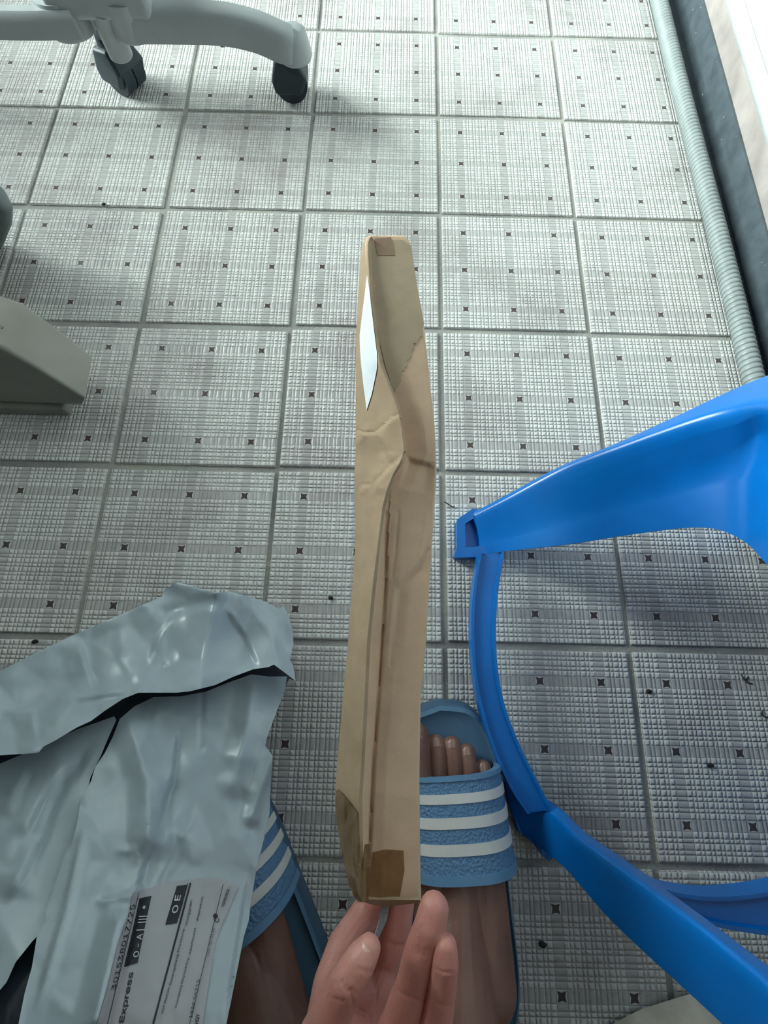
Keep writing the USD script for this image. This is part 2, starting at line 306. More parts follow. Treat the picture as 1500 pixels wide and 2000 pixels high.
M_foot = plain('blue_footbed', (0.075, 0.165, 0.27), 0.6, 0.08, 30, 0.3, 500, 0.0008)
M_strap = mat('textured_blue_strap', {'g': ('texture_coordinate', {}), 'v': ('voronoi_texture', {'scale': 430.0}), 'b': ('bump', {'strength': 0.8, 'distance': 0.0012}), 'p': ('principled_bsdf', {'base_color': (0.105, 0.225, 0.39), 'roughness': 0.5})},
              [('g.object', 'v.vector'), ('v.distance', 'b.height'), ('b.normal', 'p.normal')])
M_stripe = plain('white_strap_stripe', (0.66, 0.66, 0.64), 0.4, 0.05, 60)
M_rim = plain('smooth_blue_rim', (0.12, 0.26, 0.43), 0.45, 0.05, 60)
M_ribbon = plain('grey_ribbon', (0.26, 0.25, 0.25), 0.6, 0.3, 900, 0.4, 900, 0.0006)
M_navy = plain('navy_cloth', (0.012, 0.018, 0.035), 0.9, 0.2, 200, 0.4, 900, 0.001)
M_shirt = plain('grey_cloth', (0.12, 0.12, 0.13), 0.9, 0.1, 200)
M_cloth = plain('beige_cloth', (0.60, 0.56, 0.47), 0.95, 0.12, 60, 0.6, 700, 0.0015)
M_crumb = plain('dark_crumb', (0.02, 0.018, 0.017), 0.8, 0.2, 300)
M_wood = plain('pale_wood', (0.40, 0.29, 0.19), 0.6, 0.15, 20)
M_dim = plain('grey_wall_paint', (0.20, 0.20, 0.19), 0.7, 0.05, 8)
M_ceil = plain('ceiling_paint', (0.36, 0.36, 0.35), 0.8, 0.02, 5)
M_glass = mat('window_pane', {'f': ('fresnel', {'IOR': 1.45}), 't': ('transparent_bsdf', {'color': (0.97, 0.99, 0.98)}), 'g': ('glossy_bsdf', {'roughness': 0.02}), 'x': ('mix_closure', {})},
              [('f.fac', 'x.fac'), ('t.BSDF', 'x.closure1'), ('g.BSDF', 'x.closure2')], surface='x.closure')

# ---------------------------------------------------------------- the room
XR, XL, YB, YF, ZC = 0.43, -1.25, -2.0, 1.25, 2.4
def struct(name, mesh, m, parent=None, **kw):
    p = obj(name, mesh, m, parent, **kw)
    if parent is None: tag(p, kind='structure')
    return p
XT = 0.400
flo = UsdGeom.Xform.Define(stage, '/World/floor').GetPrim(); tag(flo, kind='structure')
obj('grout', box(XL, XR, YB, YF, -0.06, -0.0028), M_grout, flo)
nodes = {(0, -1): (852.7, 65), (1, -1): (1079.3, 74), (-1, -1): (624, 57.6), (-1, 0): (610.3, 222.7), (-3, 0): (112.7, 209.3), (-2, 0): (361.7, 215), (0, 0): (856.7, 225), (1, 0): (1100, 235),
         (0, 1): (858.7, 417.3), (1, 1): (1123.3, 425), (-1, 1): (593, 412.7), (-3, 1): (50, 404.8), (0, 2): (861, 643.3), (1, 2): (1151.3, 652.3), (-1, 2): (568, 639.3), (-2, 2): (273.3, 636.7),
         (0, 3): (863.3, 921.3), (-1, 3): (541.3, 915.7), (-2, 3): (214.7, 911.3), (0, 4): (870, 1262), (1, 4): (1230, 1265.3), (-2, 4): (144.7, 1246), (1, 5): (1280.7, 1692)}
def node(i, j):      # a crossing of the joints; those measured in the photograph sit slightly off the ideal grid
    p = np.array([0.2 * i, -0.2 * j, 0.0])
    return at(*nodes[i, j]) * [1, 1, 0] if (i, j) in nodes else p
for j in range(-7, 10):
    for i in range(-7, 3):
        q = [node(i, j + 1), node(i + 1, j + 1), node(i + 1, j), node(i, j)]
        c = np.mean(q, 0); g = 0.0023 + 0.0010 * rng.random(4)
        if i == -2 and j in (0, 1): g[3] += 0.0022       # the wide, sandy joint beside this tile
        if j == 1 and i in (-2, -3): g[0] += 0.0018
        x0, x1, y0, y1 = max(q[0][0], q[3][0]) + g[3], min(q[1][0], q[2][0]) - g[1], max(q[0][1], q[1][1]) + g[0], min(q[2][1], q[3][1]) - g[2]
        x0, x1, y0, y1 = max(x0, XL), min(x1, XT), max(y0, YB), min(y1, YF)
        if x1 - x0 < 0.01 or y1 - y0 < 0.01: continue
        z = 0.0004 * (rng.random() - 0.5); tx, ty = 0.004 * (rng.random(2) - 0.5); b = 0.0011
        V, UV = [], []
        for inset, dz in ((b, 0.0), (0, -0.0010), (0, -0.006)):
            for X, Y in ((x0 + inset, y0 + inset), (x1 - inset, y0 + inset), (x1 - inset, y1 - inset), (x0 + inset, y1 - inset)):
                V.append([X, Y, z + dz + tx * (X - c[0]) + ty * (Y - c[1])])
                UV.append([np.clip((X - c[0]) / 0.1955 + 0.5, 0, 1), np.clip((Y - c[1]) / 0.1955 + 0.5, 0, 1)])
        f = [[0, 1, 2], [0, 2, 3]]
        for a in (0, 4):
            for k in range(4): f += [[a + k, a + 4 + k, a + 4 + (k + 1) % 4], [a + k, a + 4 + (k + 1) % 4, a + (k + 1) % 4]]
        obj('tile', tri(V, f), M_tile, flo, uv=UV)
ZP, ZQ, ZW = 0.044, 0.073, 0.093       # slate plinth, stained plaster, white bead, then paint
wr = UsdGeom.Xform.Define(stage, '/World/wall_right').GetPrim(); tag(wr, kind='structure')
obj('paint', box(XR, XR + 0.12, YB, YF, ZW, ZC), M_white, wr)
obj('plinth_core', box(XR + 0.006, XR + 0.12, YB, YF, -0.05, ZW), M_plaster, wr)
struct('trim_1', box(XT + 0.002, XR + 0.004, YB, YF, -0.03, -0.0012), M_slate)  # dark strip at floor level beside the tiles, coloured like the plinth
bs = struct('baseboard_right', box(XR - 0.004, XR + 0.006, YB, YF, -0.02, ZP), M_slate)
def strip_along_y(z0, z1, prof, seed, amp):
    ys = np.linspace(-1.2, YF, 141); zs = np.linspace(0, 1, 9); P = np.zeros((len(ys), 9, 3))
    for a, y in enumerate(ys):
        for b_, s in enumerate(zs):
            w = meshkit.fbm(np.array([[y * 9, s * 1.5, 0]]), 3, seed)[0] - 0.5
            P[a, b_] = (XR - prof(s) - amp * w * (0.3 + prof(s) / 0.004), y, z0 + (z1 - z0) * s + amp * w * (0 < s < 1))
    return shell(P, 0.004, (-1, 0, 0))
obj('plaster_band', strip_along_y(ZP - 0.001, ZQ + 0.002, lambda s: 0.0005 + 0.002 * s, 3, 0.0016), M_plaster, wr)
obj('sealant_bead', strip_along_y(ZQ - 0.002, ZW + 0.003, lambda s: 0.001 + 0.006 * math.sin(math.pi * min(1, s * 1.05)), 5, 0.0022), M_ridge, wr)
# left wall with the window that lights the room
y0, y1, z0, z1 = WIN['y0'], WIN['y1'], WIN['z0'], WIN['z1']
wl = UsdGeom.Xform.Define(stage, '/World/wall_left').GetPrim(); tag(wl, kind='structure')
for a in ((YB, y0, 0, ZC), (y1, YF, 0, ZC), (y0, y1, 0, z0), (y0, y1, z1, ZC)): obj('wall_panel', box(XL - 0.15, XL, *a[:2], a[2] - 0.06, a[3]), M_dim, wl)
wd = UsdGeom.Xform.Define(stage, '/World/window_1').GetPrim(); tag(wd, kind='structure')
for a in ((y0, y1, z0, z0 + 0.04), (y0, y1, z1 - 0.04, z1), (y0, y0 + 0.04, z0, z1), (y1 - 0.04, y1, z0, z1), ((y0 + y1) / 2 - 0.02, (y0 + y1) / 2 + 0.02, z0, z1)): obj('frame', box(XL - 0.09, XL - 0.05, *a), M_white, wd)
obj('pane', box(XL - 0.072, XL - 0.068, y0 + 0.04, y1 - 0.04, z0 + 0.04, z1 - 0.04), M_glass, wd)
struct('wall_far', box(XL - 0.15, XR + 0.12, YF, YF + 0.1, -0.06, ZC), M_dim)
struct('wall_back', box(XL - 0.15, XR + 0.12, YB - 0.1, YB, -0.06, ZC), M_dim)
struct('ceiling', box(XL - 0.15, XR + 0.12, YB - 0.1, YF + 0.1, ZC, ZC + 0.1), M_ceil)

# ---------------------------------------------------------------- grey drain hose on the floor
ha, hb = at(1306, 80, .0126), at(1463, 708, .0126); hu = (ha - hb) / (ha - hb)[1]; h0, h1 = hb + hu * 1.65, hb - hu * 0.13
hz = thing('drain_hose', 'grey spiral corrugated drain hose lying along the foot of the right wall', 'hose')
nl, k = 2000, 20; t = np.linspace(0, 1, nl); L = np.linalg.norm(h1 - h0); pitch = 0.0072
cen = h0 + (h1 - h0) * t[:, None]; cen[:, 0] += 0.0008 * np.sin(t * 17) ; cen[:, 2] = 0.0128
ang = np.linspace(0, 2 * np.pi, k, endpoint=False); rings = []
for c_, s in zip(cen, t * L):
    ph = (s / pitch - ang / (2 * np.pi)) % 1.0
    rr = 0.0107 + 0.0019 * np.where(ph < 0.7, np.sin(np.pi * (ph / 0.7)) ** 0.5 * 0.35 + 0.65 * (ph / 0.7), 1 - (ph - 0.7) / 0.3)
    rings.append(c_ + np.stack([rr * np.cos(ang), 0 * ang, rr * np.sin(ang)], 1))
obj('hose_wall', loft(rings), M_hose, hz, smooth=50)

# ---------------------------------------------------------------- wheeled chair base, top left
cb = thing('chair_base', 'pale grey wheeled chair base with curved arms on dark casters', 'chair base')
def beam(st, m=M_chair, name='arm'):   # stations: centre, half width (horizontal across), half height
    P = np.array([s[0] for s in st], float); P2 = catmull(P, 8); W = np.interp(np.linspace(0, len(st) - 1, len(P2)), range(len(st)), [s[1] for s in st]); Hh = np.interp(np.linspace(0, len(st) - 1, len(P2)), range(len(st)), [s[2] for s in st])
    T = np.gradient(P2, axis=0); T /= np.linalg.norm(T, axis=1, keepdims=True); rings = []
    for p, t_, w, h in zip(P2, T, W, Hh):
        s = np.cross(t_, [0, 0, 1]); s /= np.linalg.norm(s) + 1e-9; u = np.cross(s, t_)
        sec = np.array([(-1, -1), (-0.92, 0.25), (-0.75, 0.72), (-0.45, 1), (0.45, 1), (0.75, 0.72), (0.92, 0.25), (1, -1), (0.8, -1.1), (-0.8, -1.1)])
        rings.append(p + sec[:, :1] * w * s + sec[:, 1:] * h * u)
    return obj(name, loft(rings), m, cb, smooth=40)
# right arm: from the hub to the caster at (575,165)
beam([(at(262, 39, 0.105), 0.018, 0.0160), (at(330, 39, 0.105), 0.018, 0.0165), (at(430, 42, 0.105), 0.018, 0.0165), (at(500, 57, 0.099), 0.018, 0.0165), (at(550, 78, 0.09), 0.019, 0.0165), (at(570, 84, 0.086), 0.0185, 0.015)])
ce = at(574, 84, 0.0775)
obj('arm_end', trimesh.creation.revolve(np.array([(0.0, 0.0175), (0.013, 0.017), (0.018, 0.0135), (0.0205, 0.006), (0.0245, -0.012), (0.022, -0.017), (0.0, -0.018)]), sections=32).apply_translation(ce), M_chair, cb, smooth=40)
beam([(at(150, 40, 0.108), 0.013, 0.013), (at(60, 42, 0.108), 0.013, 0.013), (at(-120, 40, 0.106), 0.013, 0.013), (at(-260, 55, 0.09), 0.018, 0.018)])
hc = at(195, 5, 0.135)
P_ = [at(88, -10, 0.145), at(108, 22, 0.135), at(290, 28, 0.135), at(305, -10, 0.145), at(290, -60, 0.15), at(105, -60, 0.15)]
ctr = np.mean([at(95, -70, 0.14), at(300, 20, 0.14)], 0)
hq = [at(x_, y_, 0.117)[:2] for x_, y_ in ((106, 18), (286, 22), (300, -60), (70, -66))]
hub = m3.Manifold.batch_hull([m3.Manifold.sphere(0.009, 20).translate((q_[0], q_[1], z_)) for q_ in hq for z_ in (0.117, 0.165)])
obj('hub', hub, M_chair, cb, smooth=40)
for x_, y_, r0 in ((146, 59, 0.0335), (269, 62, 0.034)):
    q_ = at(x_, y_, 0.085); obj('socket', trimesh.creation.revolve(np.array([(0.0, 0.04), (r0, 0.04), (r0 * 0.98, 0.006), (r0 * 0.93, 0.001), (0.0, 0.0)]), sections=40).apply_translation(q_), M_chair, cb, smooth=40)
obj('stem', tube([at(196, 12, 0.118), at(208, 42, 0.100), at(236, 106, 0.062)], [0.0165, 0.0165, 0.0165], 28), M_chair, cb, smooth=40)
obj('column', tube([ctr, ctr + [0, 0.02, 0.28]], [0.026, 0.024], 24), M_chair, cb, smooth=40)
def caster(p, rot):
    """p: the point on the floor under the caster; two wheels under a hood."""
    cyl = lambda w, r, x_: m3.Manifold.cylinder(w, r, r, 40, True).rotate((0, 90, 0)).translate((x_, 0, 0.0255))
    R_ = lambda m: m.rotate((0, 0, rot)).translate(tuple(p))
    for s_ in (-1, 1): obj('wheel', R_(cyl(0.0195, 0.0255, s_ * 0.0108)), M_rubber, cb, smooth=40)
    sp = [m3.Manifold.sphere(0.006, 16).translate((x_, y_, z_)) for x_, y_, z_ in ((-.021, .022, .030), (.021, .022, .030), (-.022, -.020, .034), (.022, -.020, .034), (-.019, .014, .050), (.019, .014, .050), (-.018, -.008, .052), (.018, -.008, .052), (-.022, .020, .020), (.022, .020, .020), (-.022, -.012, .019), (.022, -.012, .019))]
    hood = m3.Manifold.batch_hull(sp) - cyl(0.0425, 0.027, 0)
    obj('caster_hood', R_(hood + m3.Manifold.cylinder(0.014, 0.019, 0.016, 28).translate((0, 0.003, 0.052))), M_rubber, cb, smooth=40)
caster(at(573, 203, 0.0) + np.array([0, .021, 0]), 92); caster(at(257, 190, 0.0) + np.array([-.004, .020, 0]), 58)

# ---------------------------------------------------------------- grey plastic stand at the left edge
ps = thing('machine_stand', 'grey beige plastic stand leg with a foot pad, cut off by the left edge', 'stand')
def ring4(b, f_, lo_f, lo_b, r=0.006):
    q = np.array([b, f_, lo_f, lo_b]); out = []
    for i in range(4):
        p, a, c_ = q[i], q[i - 1], q[(i + 1) % 4]
        u, v = (a - p) / np.linalg.norm(a - p), (c_ - p) / np.linalg.norm(c_ - p); rr = min(r, 0.3 * np.linalg.norm(a - p), 0.3 * np.linalg.norm(c_ - p))
        for s in np.linspace(0, 1, 5): out.append(p + u * rr * (1 - s) ** 2 + v * rr * s ** 2)
    return out
rg = []
for (bx, by, bz), (fx, fy, fz), (lx, ly, lz) in (((177, 692, 0.045), (164, 774, 0.045), (158, 788, 0.018)), ((181, 692, 0.052), (165, 781, 0.05), (158, 791, 0.016)), ((100, 630, 0.075), (75, 722, 0.08), (80, 790, 0.016)),
                                               ((42, 588, 0.09), (5, 681, 0.1), (10, 788, 0.016)), ((0, 574, 0.095), (-60, 640, 0.112), (-50, 788, 0.016)), ((-120, 540, 0.11), (-180, 590, 0.13), (-160, 788, 0.016)), ((-360, 500, 0.13), (-420, 540, 0.15), (-380, 788, 0.016))):
    b_, f_, l_ = at(bx, by, bz), at(fx, fy, fz), at(lx, ly, lz); lb = b_ + np.array([-0.035, -0.02, 0]); lb[2] = lz; rg.append(ring4(b_, f_, l_, lb))
obj('leg', loft(rg), M_beige, ps, smooth=40)
fp = at(-360, 812, 0.0); fq = at(140, 812, 0.0)
obj('foot_pad', box(fp[0], fq[0], fq[1], fq[1] + 0.05, 0.0, 0.016, 0.003), M_beige, ps, smooth=40)
sc = at(8, 616, 0.094)
obj('screw', m3.Manifold.cylinder(0.004, 0.006, 0.006, 20, True).translate(tuple(sc)), M_dark, ps, smooth=40)  # dark discs stand in for the shade of recessed fixing holes
obj('screw', m3.Manifold.cylinder(0.004, 0.0025, 0.0025, 16, True).translate(tuple(at(3, 642, 0.098))), M_dark, ps, smooth=40)
obj('machine_body', box(-1.10, -.73, -.84, -.22, 0.0, .20, .02), M_beige, ps, smooth=40)
M_grey2 = plain('shaded_stand_plastic', (0.14, 0.165, 0.165), 0.5, 0.08, 20)  # darker copy of the stand plastic, shade painted into its colour
a0 = at(-22, 420, 0.05)
obj('leg', m3.Manifold.batch_hull([m3.Manifold.sphere(0.011, 20).translate(tuple(at(x_, y_, z_))) for x_, y_, z_ in ((2, 400, 0.09), (-8, 380, 0.09), (2, 425, 0.07), (-14, 470, 0.012), (-560, 400, 0.11), (-560, 470, 0.012))]), M_grey2, ps, smooth=40)

# ---------------------------------------------------------------- blue plastic stool, right
st = thing('plastic_stool', 'glossy blue plastic stool with flared legs and bowed stretchers', 'stool')
def leg_from(stations, extra, t=0.0035):
    rows = [[at(*p) for p in s_] for s_ in stations] + extra
    U = np.array(rows); U = np.stack([catmull(U[:, c_], 6) for c_ in range(U.shape[1])], 1); V = []
    for row in U:      # flat faces with small rounds where they fold
        out = [row[0]]
        for k_ in range(1, len(row) - 1):
            a, b, c_ = row[k_ - 1:k_ + 2]; f_ = 0.28
            out += [b + (a - b) * 0.7, b + (a - b) * f_] + [(b + (a - b) * f_) * (1 - q) ** 2 + 2 * b * q * (1 - q) + (b + (c_ - b) * f_) * q * q for q in (.25, .5, .75)] + [b + (c_ - b) * f_]
        V.append(out + [row[-1]])
    return shell(np.array(V), t, -FWD)
W3 = lambda *p: np.array(p, float)
l1 = leg_from([[(922, 1002, .012), (928, 1008, .016), (935, 1052, .012), (938, 1084, .010)],
               [(980, 972, .034), (985, 977, .040), (990, 1045, .030), (992, 1076, .028)],
               [(1096, 910, .074), (1100, 914, .082), (1106, 1008, .068), (1110, 1063, .066)],
               [(1208, 864, .108), (1214, 870, .118), (1232, 972, .100), (1245, 1042, .097)],
               [(1325, 811, .140), (1338, 826, .155), (1352, 930, .132), (1370, 1030, .128)],
               [(1412, 770, .165), (1425, 803, .182), (1440, 900, .158), (1445, 1052, .150)],
               [(1500, 733, .190), (1502, 790, .210), (1505, 860, .188), (1500, 1105, .176)]],
              [[W3(.235, -.60, .235), W3(.215, -.655, .250), W3(.205, -.715, .24), W3(.20, -.79, .225)]])
obj('leg', l1, M_blue, st, smooth=35)
l2 = leg_from([[(985, 1520, .012), (992, 1560, .013), (1010, 1622, .008)],
               [(1076, 1566, .032), (1064, 1580, .038), (1050, 1652, .024)],
               [(1145, 1627, .068), (1122, 1630, .078), (1104, 1696, .056)],
               [(1227, 1683, .100), (1197, 1685, .112), (1178, 1781, .088)],
               [(1310, 1744, .130), (1280, 1745, .144), (1250, 1852, .118)],
               [(1392, 1804, .160), (1365, 1808, .175), (1340, 1934, .148)],
               [(1500, 1887, .195), (1482, 1907, .208), (1448, 2034, .18)],
               [(1620, 1975, .225), (1610, 2010, .238), (1570, 2140, .21)]],
              [[W3(.20, -.90, .250), W3(.20, -.935, .255), W3(.20, -.975, .24)]])
obj('leg', l2, M_blue, st, smooth=35)
def leg_far(fx, fy, tx, ty):
    return leg_from([], [[W3(fx, fy + .03, .004), W3(fx + .01, fy + .01, .006), W3(fx + .01, fy - .01, .006), W3(fx, fy - .03, .004)],
                         [W3((fx + tx) / 2, (fy + ty) / 2 + .05, .12), W3((fx + tx) / 2 + .01, (fy + ty) / 2 + .015, .125), W3((fx + tx) / 2 + .01, (fy + ty) / 2 - .015, .125), W3((fx + tx) / 2, (fy + ty) / 2 - .05, .12)],
                         [W3(tx, ty + .07, .235), W3(tx + .005, ty + .02, .245), W3(tx + .005, ty - .02, .245), W3(tx, ty - .07, .235)]])
obj('leg', leg_far(.355, -.64, .33, -.70), M_blue, st, smooth=35); obj('leg', leg_far(.37, -.98, .335, -.92), M_blue, st, smooth=35)
def band(left, right, zt, h=0.016, rim=0.0035, n=8):
    Lp, Rp = catmull([at(*p, zt) for p in left], n), catmull([at(*p, zt) for p in right], n); rings = []
    for a, b in zip(Lp, Rp):
        u = (b - a) / np.linalg.norm(b - a); z = np.array([0, 0, 1.0])
        rings.append([a - z * h, a, a + u * 0.0028, a + u * 0.0036 - z * rim, b - u * 0.0036 - z * rim, b - u * 0.0028, b, b - z * h, b - u * 0.003 - z * h, b - u * .004 - z * (rim + .004), a + u * .004 - z * (rim + .004), a + u * .003 - z * h])
    return loft(rings)
obj('stretcher', band([(936, 1082), (925, 1150), (921, 1210), (923, 1290), (935, 1370), (960, 1455), (995, 1535), (1030, 1590)], [(985, 1078), (974, 1150), (969, 1220), (971, 1290), (984, 1370), (1013, 1450), (1052, 1530), (1080, 1585)], 0.042), M_blue, st, smooth=30)
obj('stretcher', band([(1258, 1716), (1310, 1740), (1380, 1751), (1450, 1749), (1520, 1738), (1600, 1715)], [(1270, 1760), (1330, 1785), (1390, 1808), (1450, 1820), (1520, 1828), (1600, 1815)], 0.105), M_blue, st, smooth=30)
# U-shaped foot of the first leg and the foot of the second one
def foot(poly, z, name='foot'):
    p = [at(*q, z / 2)[:2] for q in poly]; return obj(name, trimesh.creation.extrude_polygon(sg.Polygon(p).buffer(0.0015).buffer(-0.0005), z), M_blue, st, smooth=30)
fo = sg.Polygon([at(*q, 0.006)[:2] for q in ((894, 1020), (922, 1000), (938, 1004), (962, 1072), (950, 1086), (889, 1088), (894, 1072))]).buffer(0.002)
fi = sg.Polygon([at(*q, 0.006)[:2] for q in ((906, 1026), (922, 1016), (945, 1068), (907, 1072))])
obj('foot', m3.Manifold.batch_boolean([to_manifold(trimesh.creation.extrude_polygon(fo, 0.004)), to_manifold(trimesh.creation.extrude_polygon(fo.difference(fi), 0.014))], m3.OpType.Add), M_blue, st, smooth=30)
foot([(984, 1524), (998, 1532), (1062, 1585), (1056, 1650), (1012, 1618), (998, 1572)], 0.012)
foot([(1050, 1640), (1062, 1630), (1072, 1652), (1060, 1664), (1050, 1656)], 0.03, 'glide')
seat = m3.Manifold.batch_hull([m3.Manifold.sphere(0.012, 20).translate((x_, y_, z_)) for x_ in (.225, .375) for y_ in (-.98, -.65) for z_ in (.252, .262)])
obj('seat', seat, M_blue, st, smooth=40)

# ---------------------------------------------------------------- the cardboard carton
ST = np.array([  # py, left outline, ridge of the side flap, right outline
    (460, 724, 730, 786), (464, 714, 722, 797), (474, 709, 719, 802), (500, 704, 719, 807), (560, 700, 722, 815), (640, 696, 731, 829), (710, 695, 742, 837), (762, 695, 763, 842), (801, 695, 777, 847), (835, 695, 784, 850),
    (881, 695, 789, 852), (905, 694, 780, 853), (925, 692, 768, 853), (955, 694, 756, 852), (990, 694, 747, 849), (1060, 694, 738, 845), (1135, 689, 729, 840), (1250, 680, 717, 833), (1380, 668, 711, 822),
    (1500, 658, 705, 820), (1560, 654, 701, 820), (1640, 664, 702, 821), (1700, 677, 702, 822), (1747, 688, 704, 823), (1762, 699, 706, 823)], float)
PY = ST[:, 0]
def SL(y): return np.interp(y, PY, ST[:, 1])
def SR(y): return np.interp(y, PY, ST[:, 2])
def SX(y): return np.interp(y, PY, ST[:, 3])
def axis_d(y): return np.interp(y, (460, 1765), (0.326, 0.252))
front_cr = [([(754, 1000), (754, 1135), (744, 1300), (738, 1380), (729, 1500), (717, 1760)], 4.5, -0.0013), ([(838, 1072), (815, 1108), (795, 1128), (775, 1148), (768, 1215), (762, 1300)], 4, -0.0009), ([(795, 893), (815, 900), (852, 908)], 4, -0.0007), ([(778, 1000), (772, 1080), (766, 1130)], 4, -0.0006)]
front_st = [([(852, 908), (815, 900), (795, 893)], 60, -0.0035), ([(838, 1072), (815, 1108), (795, 1128), (775, 1148), (768, 1215), (760, 1320)], 26, -0.0022), ([(830, 1000), (822, 1050), (812, 1100)], 16, 0.001)]
def d_front(x, y):
    l, r, b = SL(y), SR(y), SX(y); v = np.clip((x - r) / (b - r), 0, 1); cx_ = np.interp(y, (950, 1135, 1300, 1380, 1500, 1760), (762, 754, 744, 738, 729, 717)); P = np.stack([x / 60, y / 90, 0 * x], -1)
    slope = np.clip(1 - np.abs(x - cx_) / 26, 0, 1) * np.interp(y, (930, 1050, 1765), (0, .0038, .0032)) * np.where(x < cx_, 1.0, 0.45)
    under = np.interp(y, (640, 780, 890, 950, 1000), (0, .003, .006, .003, 0)) * np.clip(1 - (x - r) / 45, 0, 1)
    return axis_d(y) + 0.0045 + 0.004 * v + slope + under - creases(x, y, front_cr) - steps(x, y, front_st) + facets(x, y, (690, 450, 860, 1770), 75, 0.0009, 5, 1.6) + 0.0012 * np.sin(y / 160)
def kn(y): return np.interp(y, (1450, 1765), (1.0, 0.45))
def lift(y): return np.interp(y, (460, 560, 700, 800, 890, 940, 1000, 1150, 1500, 1765), (0.0005, 0.003, 0.005, 0.008, 0.011, 0.007, 0.004, 0.0035, 0.0035, 0.002))
side_cr = [([(699, 840), (715, 845), (735, 842), (765, 815), (779, 808)], 4, -0.0012), ([(735, 850), (745, 870), (760, 905)], 3.5, -0.0008), ([(698, 962), (706, 948), (722, 946)], 4, -0.0012), ([(728, 957), (733, 940), (760, 912), (788, 885)], 4, -0.0014)]
side_st = [([(779, 808), (765, 815), (735, 842), (715, 845), (697, 838)], 46, 0.0035), ([(788, 885), (760, 912), (733, 940), (728, 965)], 40, 0.0035), ([(696, 880), (720, 848), (736, 846)], 24, 0.0016), ([(735, 850), (745, 870), (762, 908)], 26, 0.0018), ([(722, 946), (706, 948), (697, 964)], 22, 0.002), ([(724, 980), (727, 1080), (722, 1160)], 14, 0.0012)]
def d_side(x, y):
    l, r = SL(y), SR(y); u = np.clip((x - l) / np.maximum(r - l, 4), 0, 1)
    return axis_d(y) + 0.0225 * kn(y) * (1 - u) ** 1.25 - lift(y) * u ** 2 - creases(x, y, side_cr) - steps(x, y, side_st) + facets(x, y, (650, 450, 800, 1770), 60, 0.0011, 11, 1.8)
cart = thing('cardboard_carton', 'long narrow brown cardboard carton with crumpled torn edge held out by the hand', 'box')
ys = np.unique(np.r_[np.linspace(460, 476, 6), np.linspace(480, 1762, 400)]); rings = []
for y in ys:
    l, r, b = SL(y), SR(y), SX(y); xl = l + (r - 7 - l) * np.linspace(0.08, 1, 6); xf = np.linspace(r - 5, b, 40); Y = lambda n_: np.full(n_, y)
    pl = atd(xl, Y(6), d_side(xl, Y(6)) + 0.004 + np.linspace(0, 0.003, 6)); pf = atd(xf, Y(40), d_front(xf, Y(40)))
    pf[-1] += FWD * 0.002
    lo = [atd(b, y, axis_d(y) + 0.0085) + FWD * 0.028 * kn(y) - M[0] * 0.004, atd(l, y, axis_d(y) + 0.002 + 0.022 * kn(y)) + FWD * 0.02 * kn(y) + M[0] * 0.006]
    rings.append(np.vstack([pl, pf, lo]))
obj('carton_body', loft(rings), M_card, cart, smooth=32)
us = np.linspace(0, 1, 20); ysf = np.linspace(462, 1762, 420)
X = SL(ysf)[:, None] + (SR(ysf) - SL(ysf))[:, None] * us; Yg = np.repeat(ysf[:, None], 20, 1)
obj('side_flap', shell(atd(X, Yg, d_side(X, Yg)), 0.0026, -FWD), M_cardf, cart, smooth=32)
up_ = lambda f_, o: (lambda x, y: f_(x, y) - o)
tp = [(723, 476), (745, 470), (785, 468), (803, 480), (815, 560), (828, 630), (824, 655), (810, 674), (802, 688), (797, 701), (791, 716), (786, 728), (783, 744), (778, 752), (772, 766), (766, 756), (752, 712), (742, 670), (733, 620), (727, 560), (722, 500)]
tj = tp[:6] + [(x_ + rng.normal(0, 1.9), y_ + rng.normal(0, 1.9)) for a, b in zip(tp[5:14], tp[6:15]) for x_, y_ in [(a[0] + (b[0] - a[0]) * s, a[1] + (b[1] - a[1]) * s) for s in (.25, .5, .75, 1)]] + tp[15:]
p_ = obj('torn_outer_layer', sheet(tj, up_(d_front, 0.0007), 0.0006, 7), M_cardg, cart, smooth=30); tag(p_, 'darker kraft layer ending in a jagged tear')
lb = [(717, 536), (722, 570), (725, 598), (730, 640), (736, 689), (736.5, 715), (735, 727), (726, 770), (716, 801), (710, 755), (705, 710), (703, 680), (702.5, 654), (707, 615), (712, 577)]
p_ = obj('label', sheet(lb, up_(d_side, 0.0009), 0.0004, 5), M_label, cart, smooth=30); tag(p_, 'white paper label showing in the slit')
p_ = obj('tape', sheet([(732, 466), (764, 463), (768, 480), (771, 499), (737, 499), (733, 480)], up_(d_front, 0.0010), 0.0003, 6), M_tape2, cart); tag(p_, 'brown tape patch on the far end')
p_ = obj('tape', sheet([(728, 1666), (752, 1660), (788, 1662), (790, 1700), (783, 1740), (780, 1757), (722, 1758), (724, 1710)], up_(d_front, 0.0007), 0.0004, 6), M_tape, cart); tag(p_, 'dark brown tape patch on the near end')
tw = lambda x, y: d_side(x, y) - 0.0016 - 0.0055 * meshkit.fbm(np.stack([x / 8, y / 34, 0 * x], -1), 3, 21)
p_ = obj('tape', sheet([(656, 1545), (662, 1542), (699, 1590), (703, 1640), (705, 1700), (706, 1762), (692, 1752), (683, 1730), (672, 1690), (661, 1630), (655, 1575)], tw, 0.0004, 4), M_film, cart, smooth=60); tag(p_, 'shiny crinkled clear tape')
p_ = obj('tape', sheet([(706, 1690), (712, 1650), (726, 1648), (722, 1700), (720, 1760), (707, 1762)], lambda x, y: np.minimum(d_front(x, y), d_side(x, y)) - 0.0012 - 0.002 * meshkit.fbm(np.stack([x / 7, y / 16, 0 * x], -1), 3, 5), 0.0004, 4), M_film, cart, smooth=60)
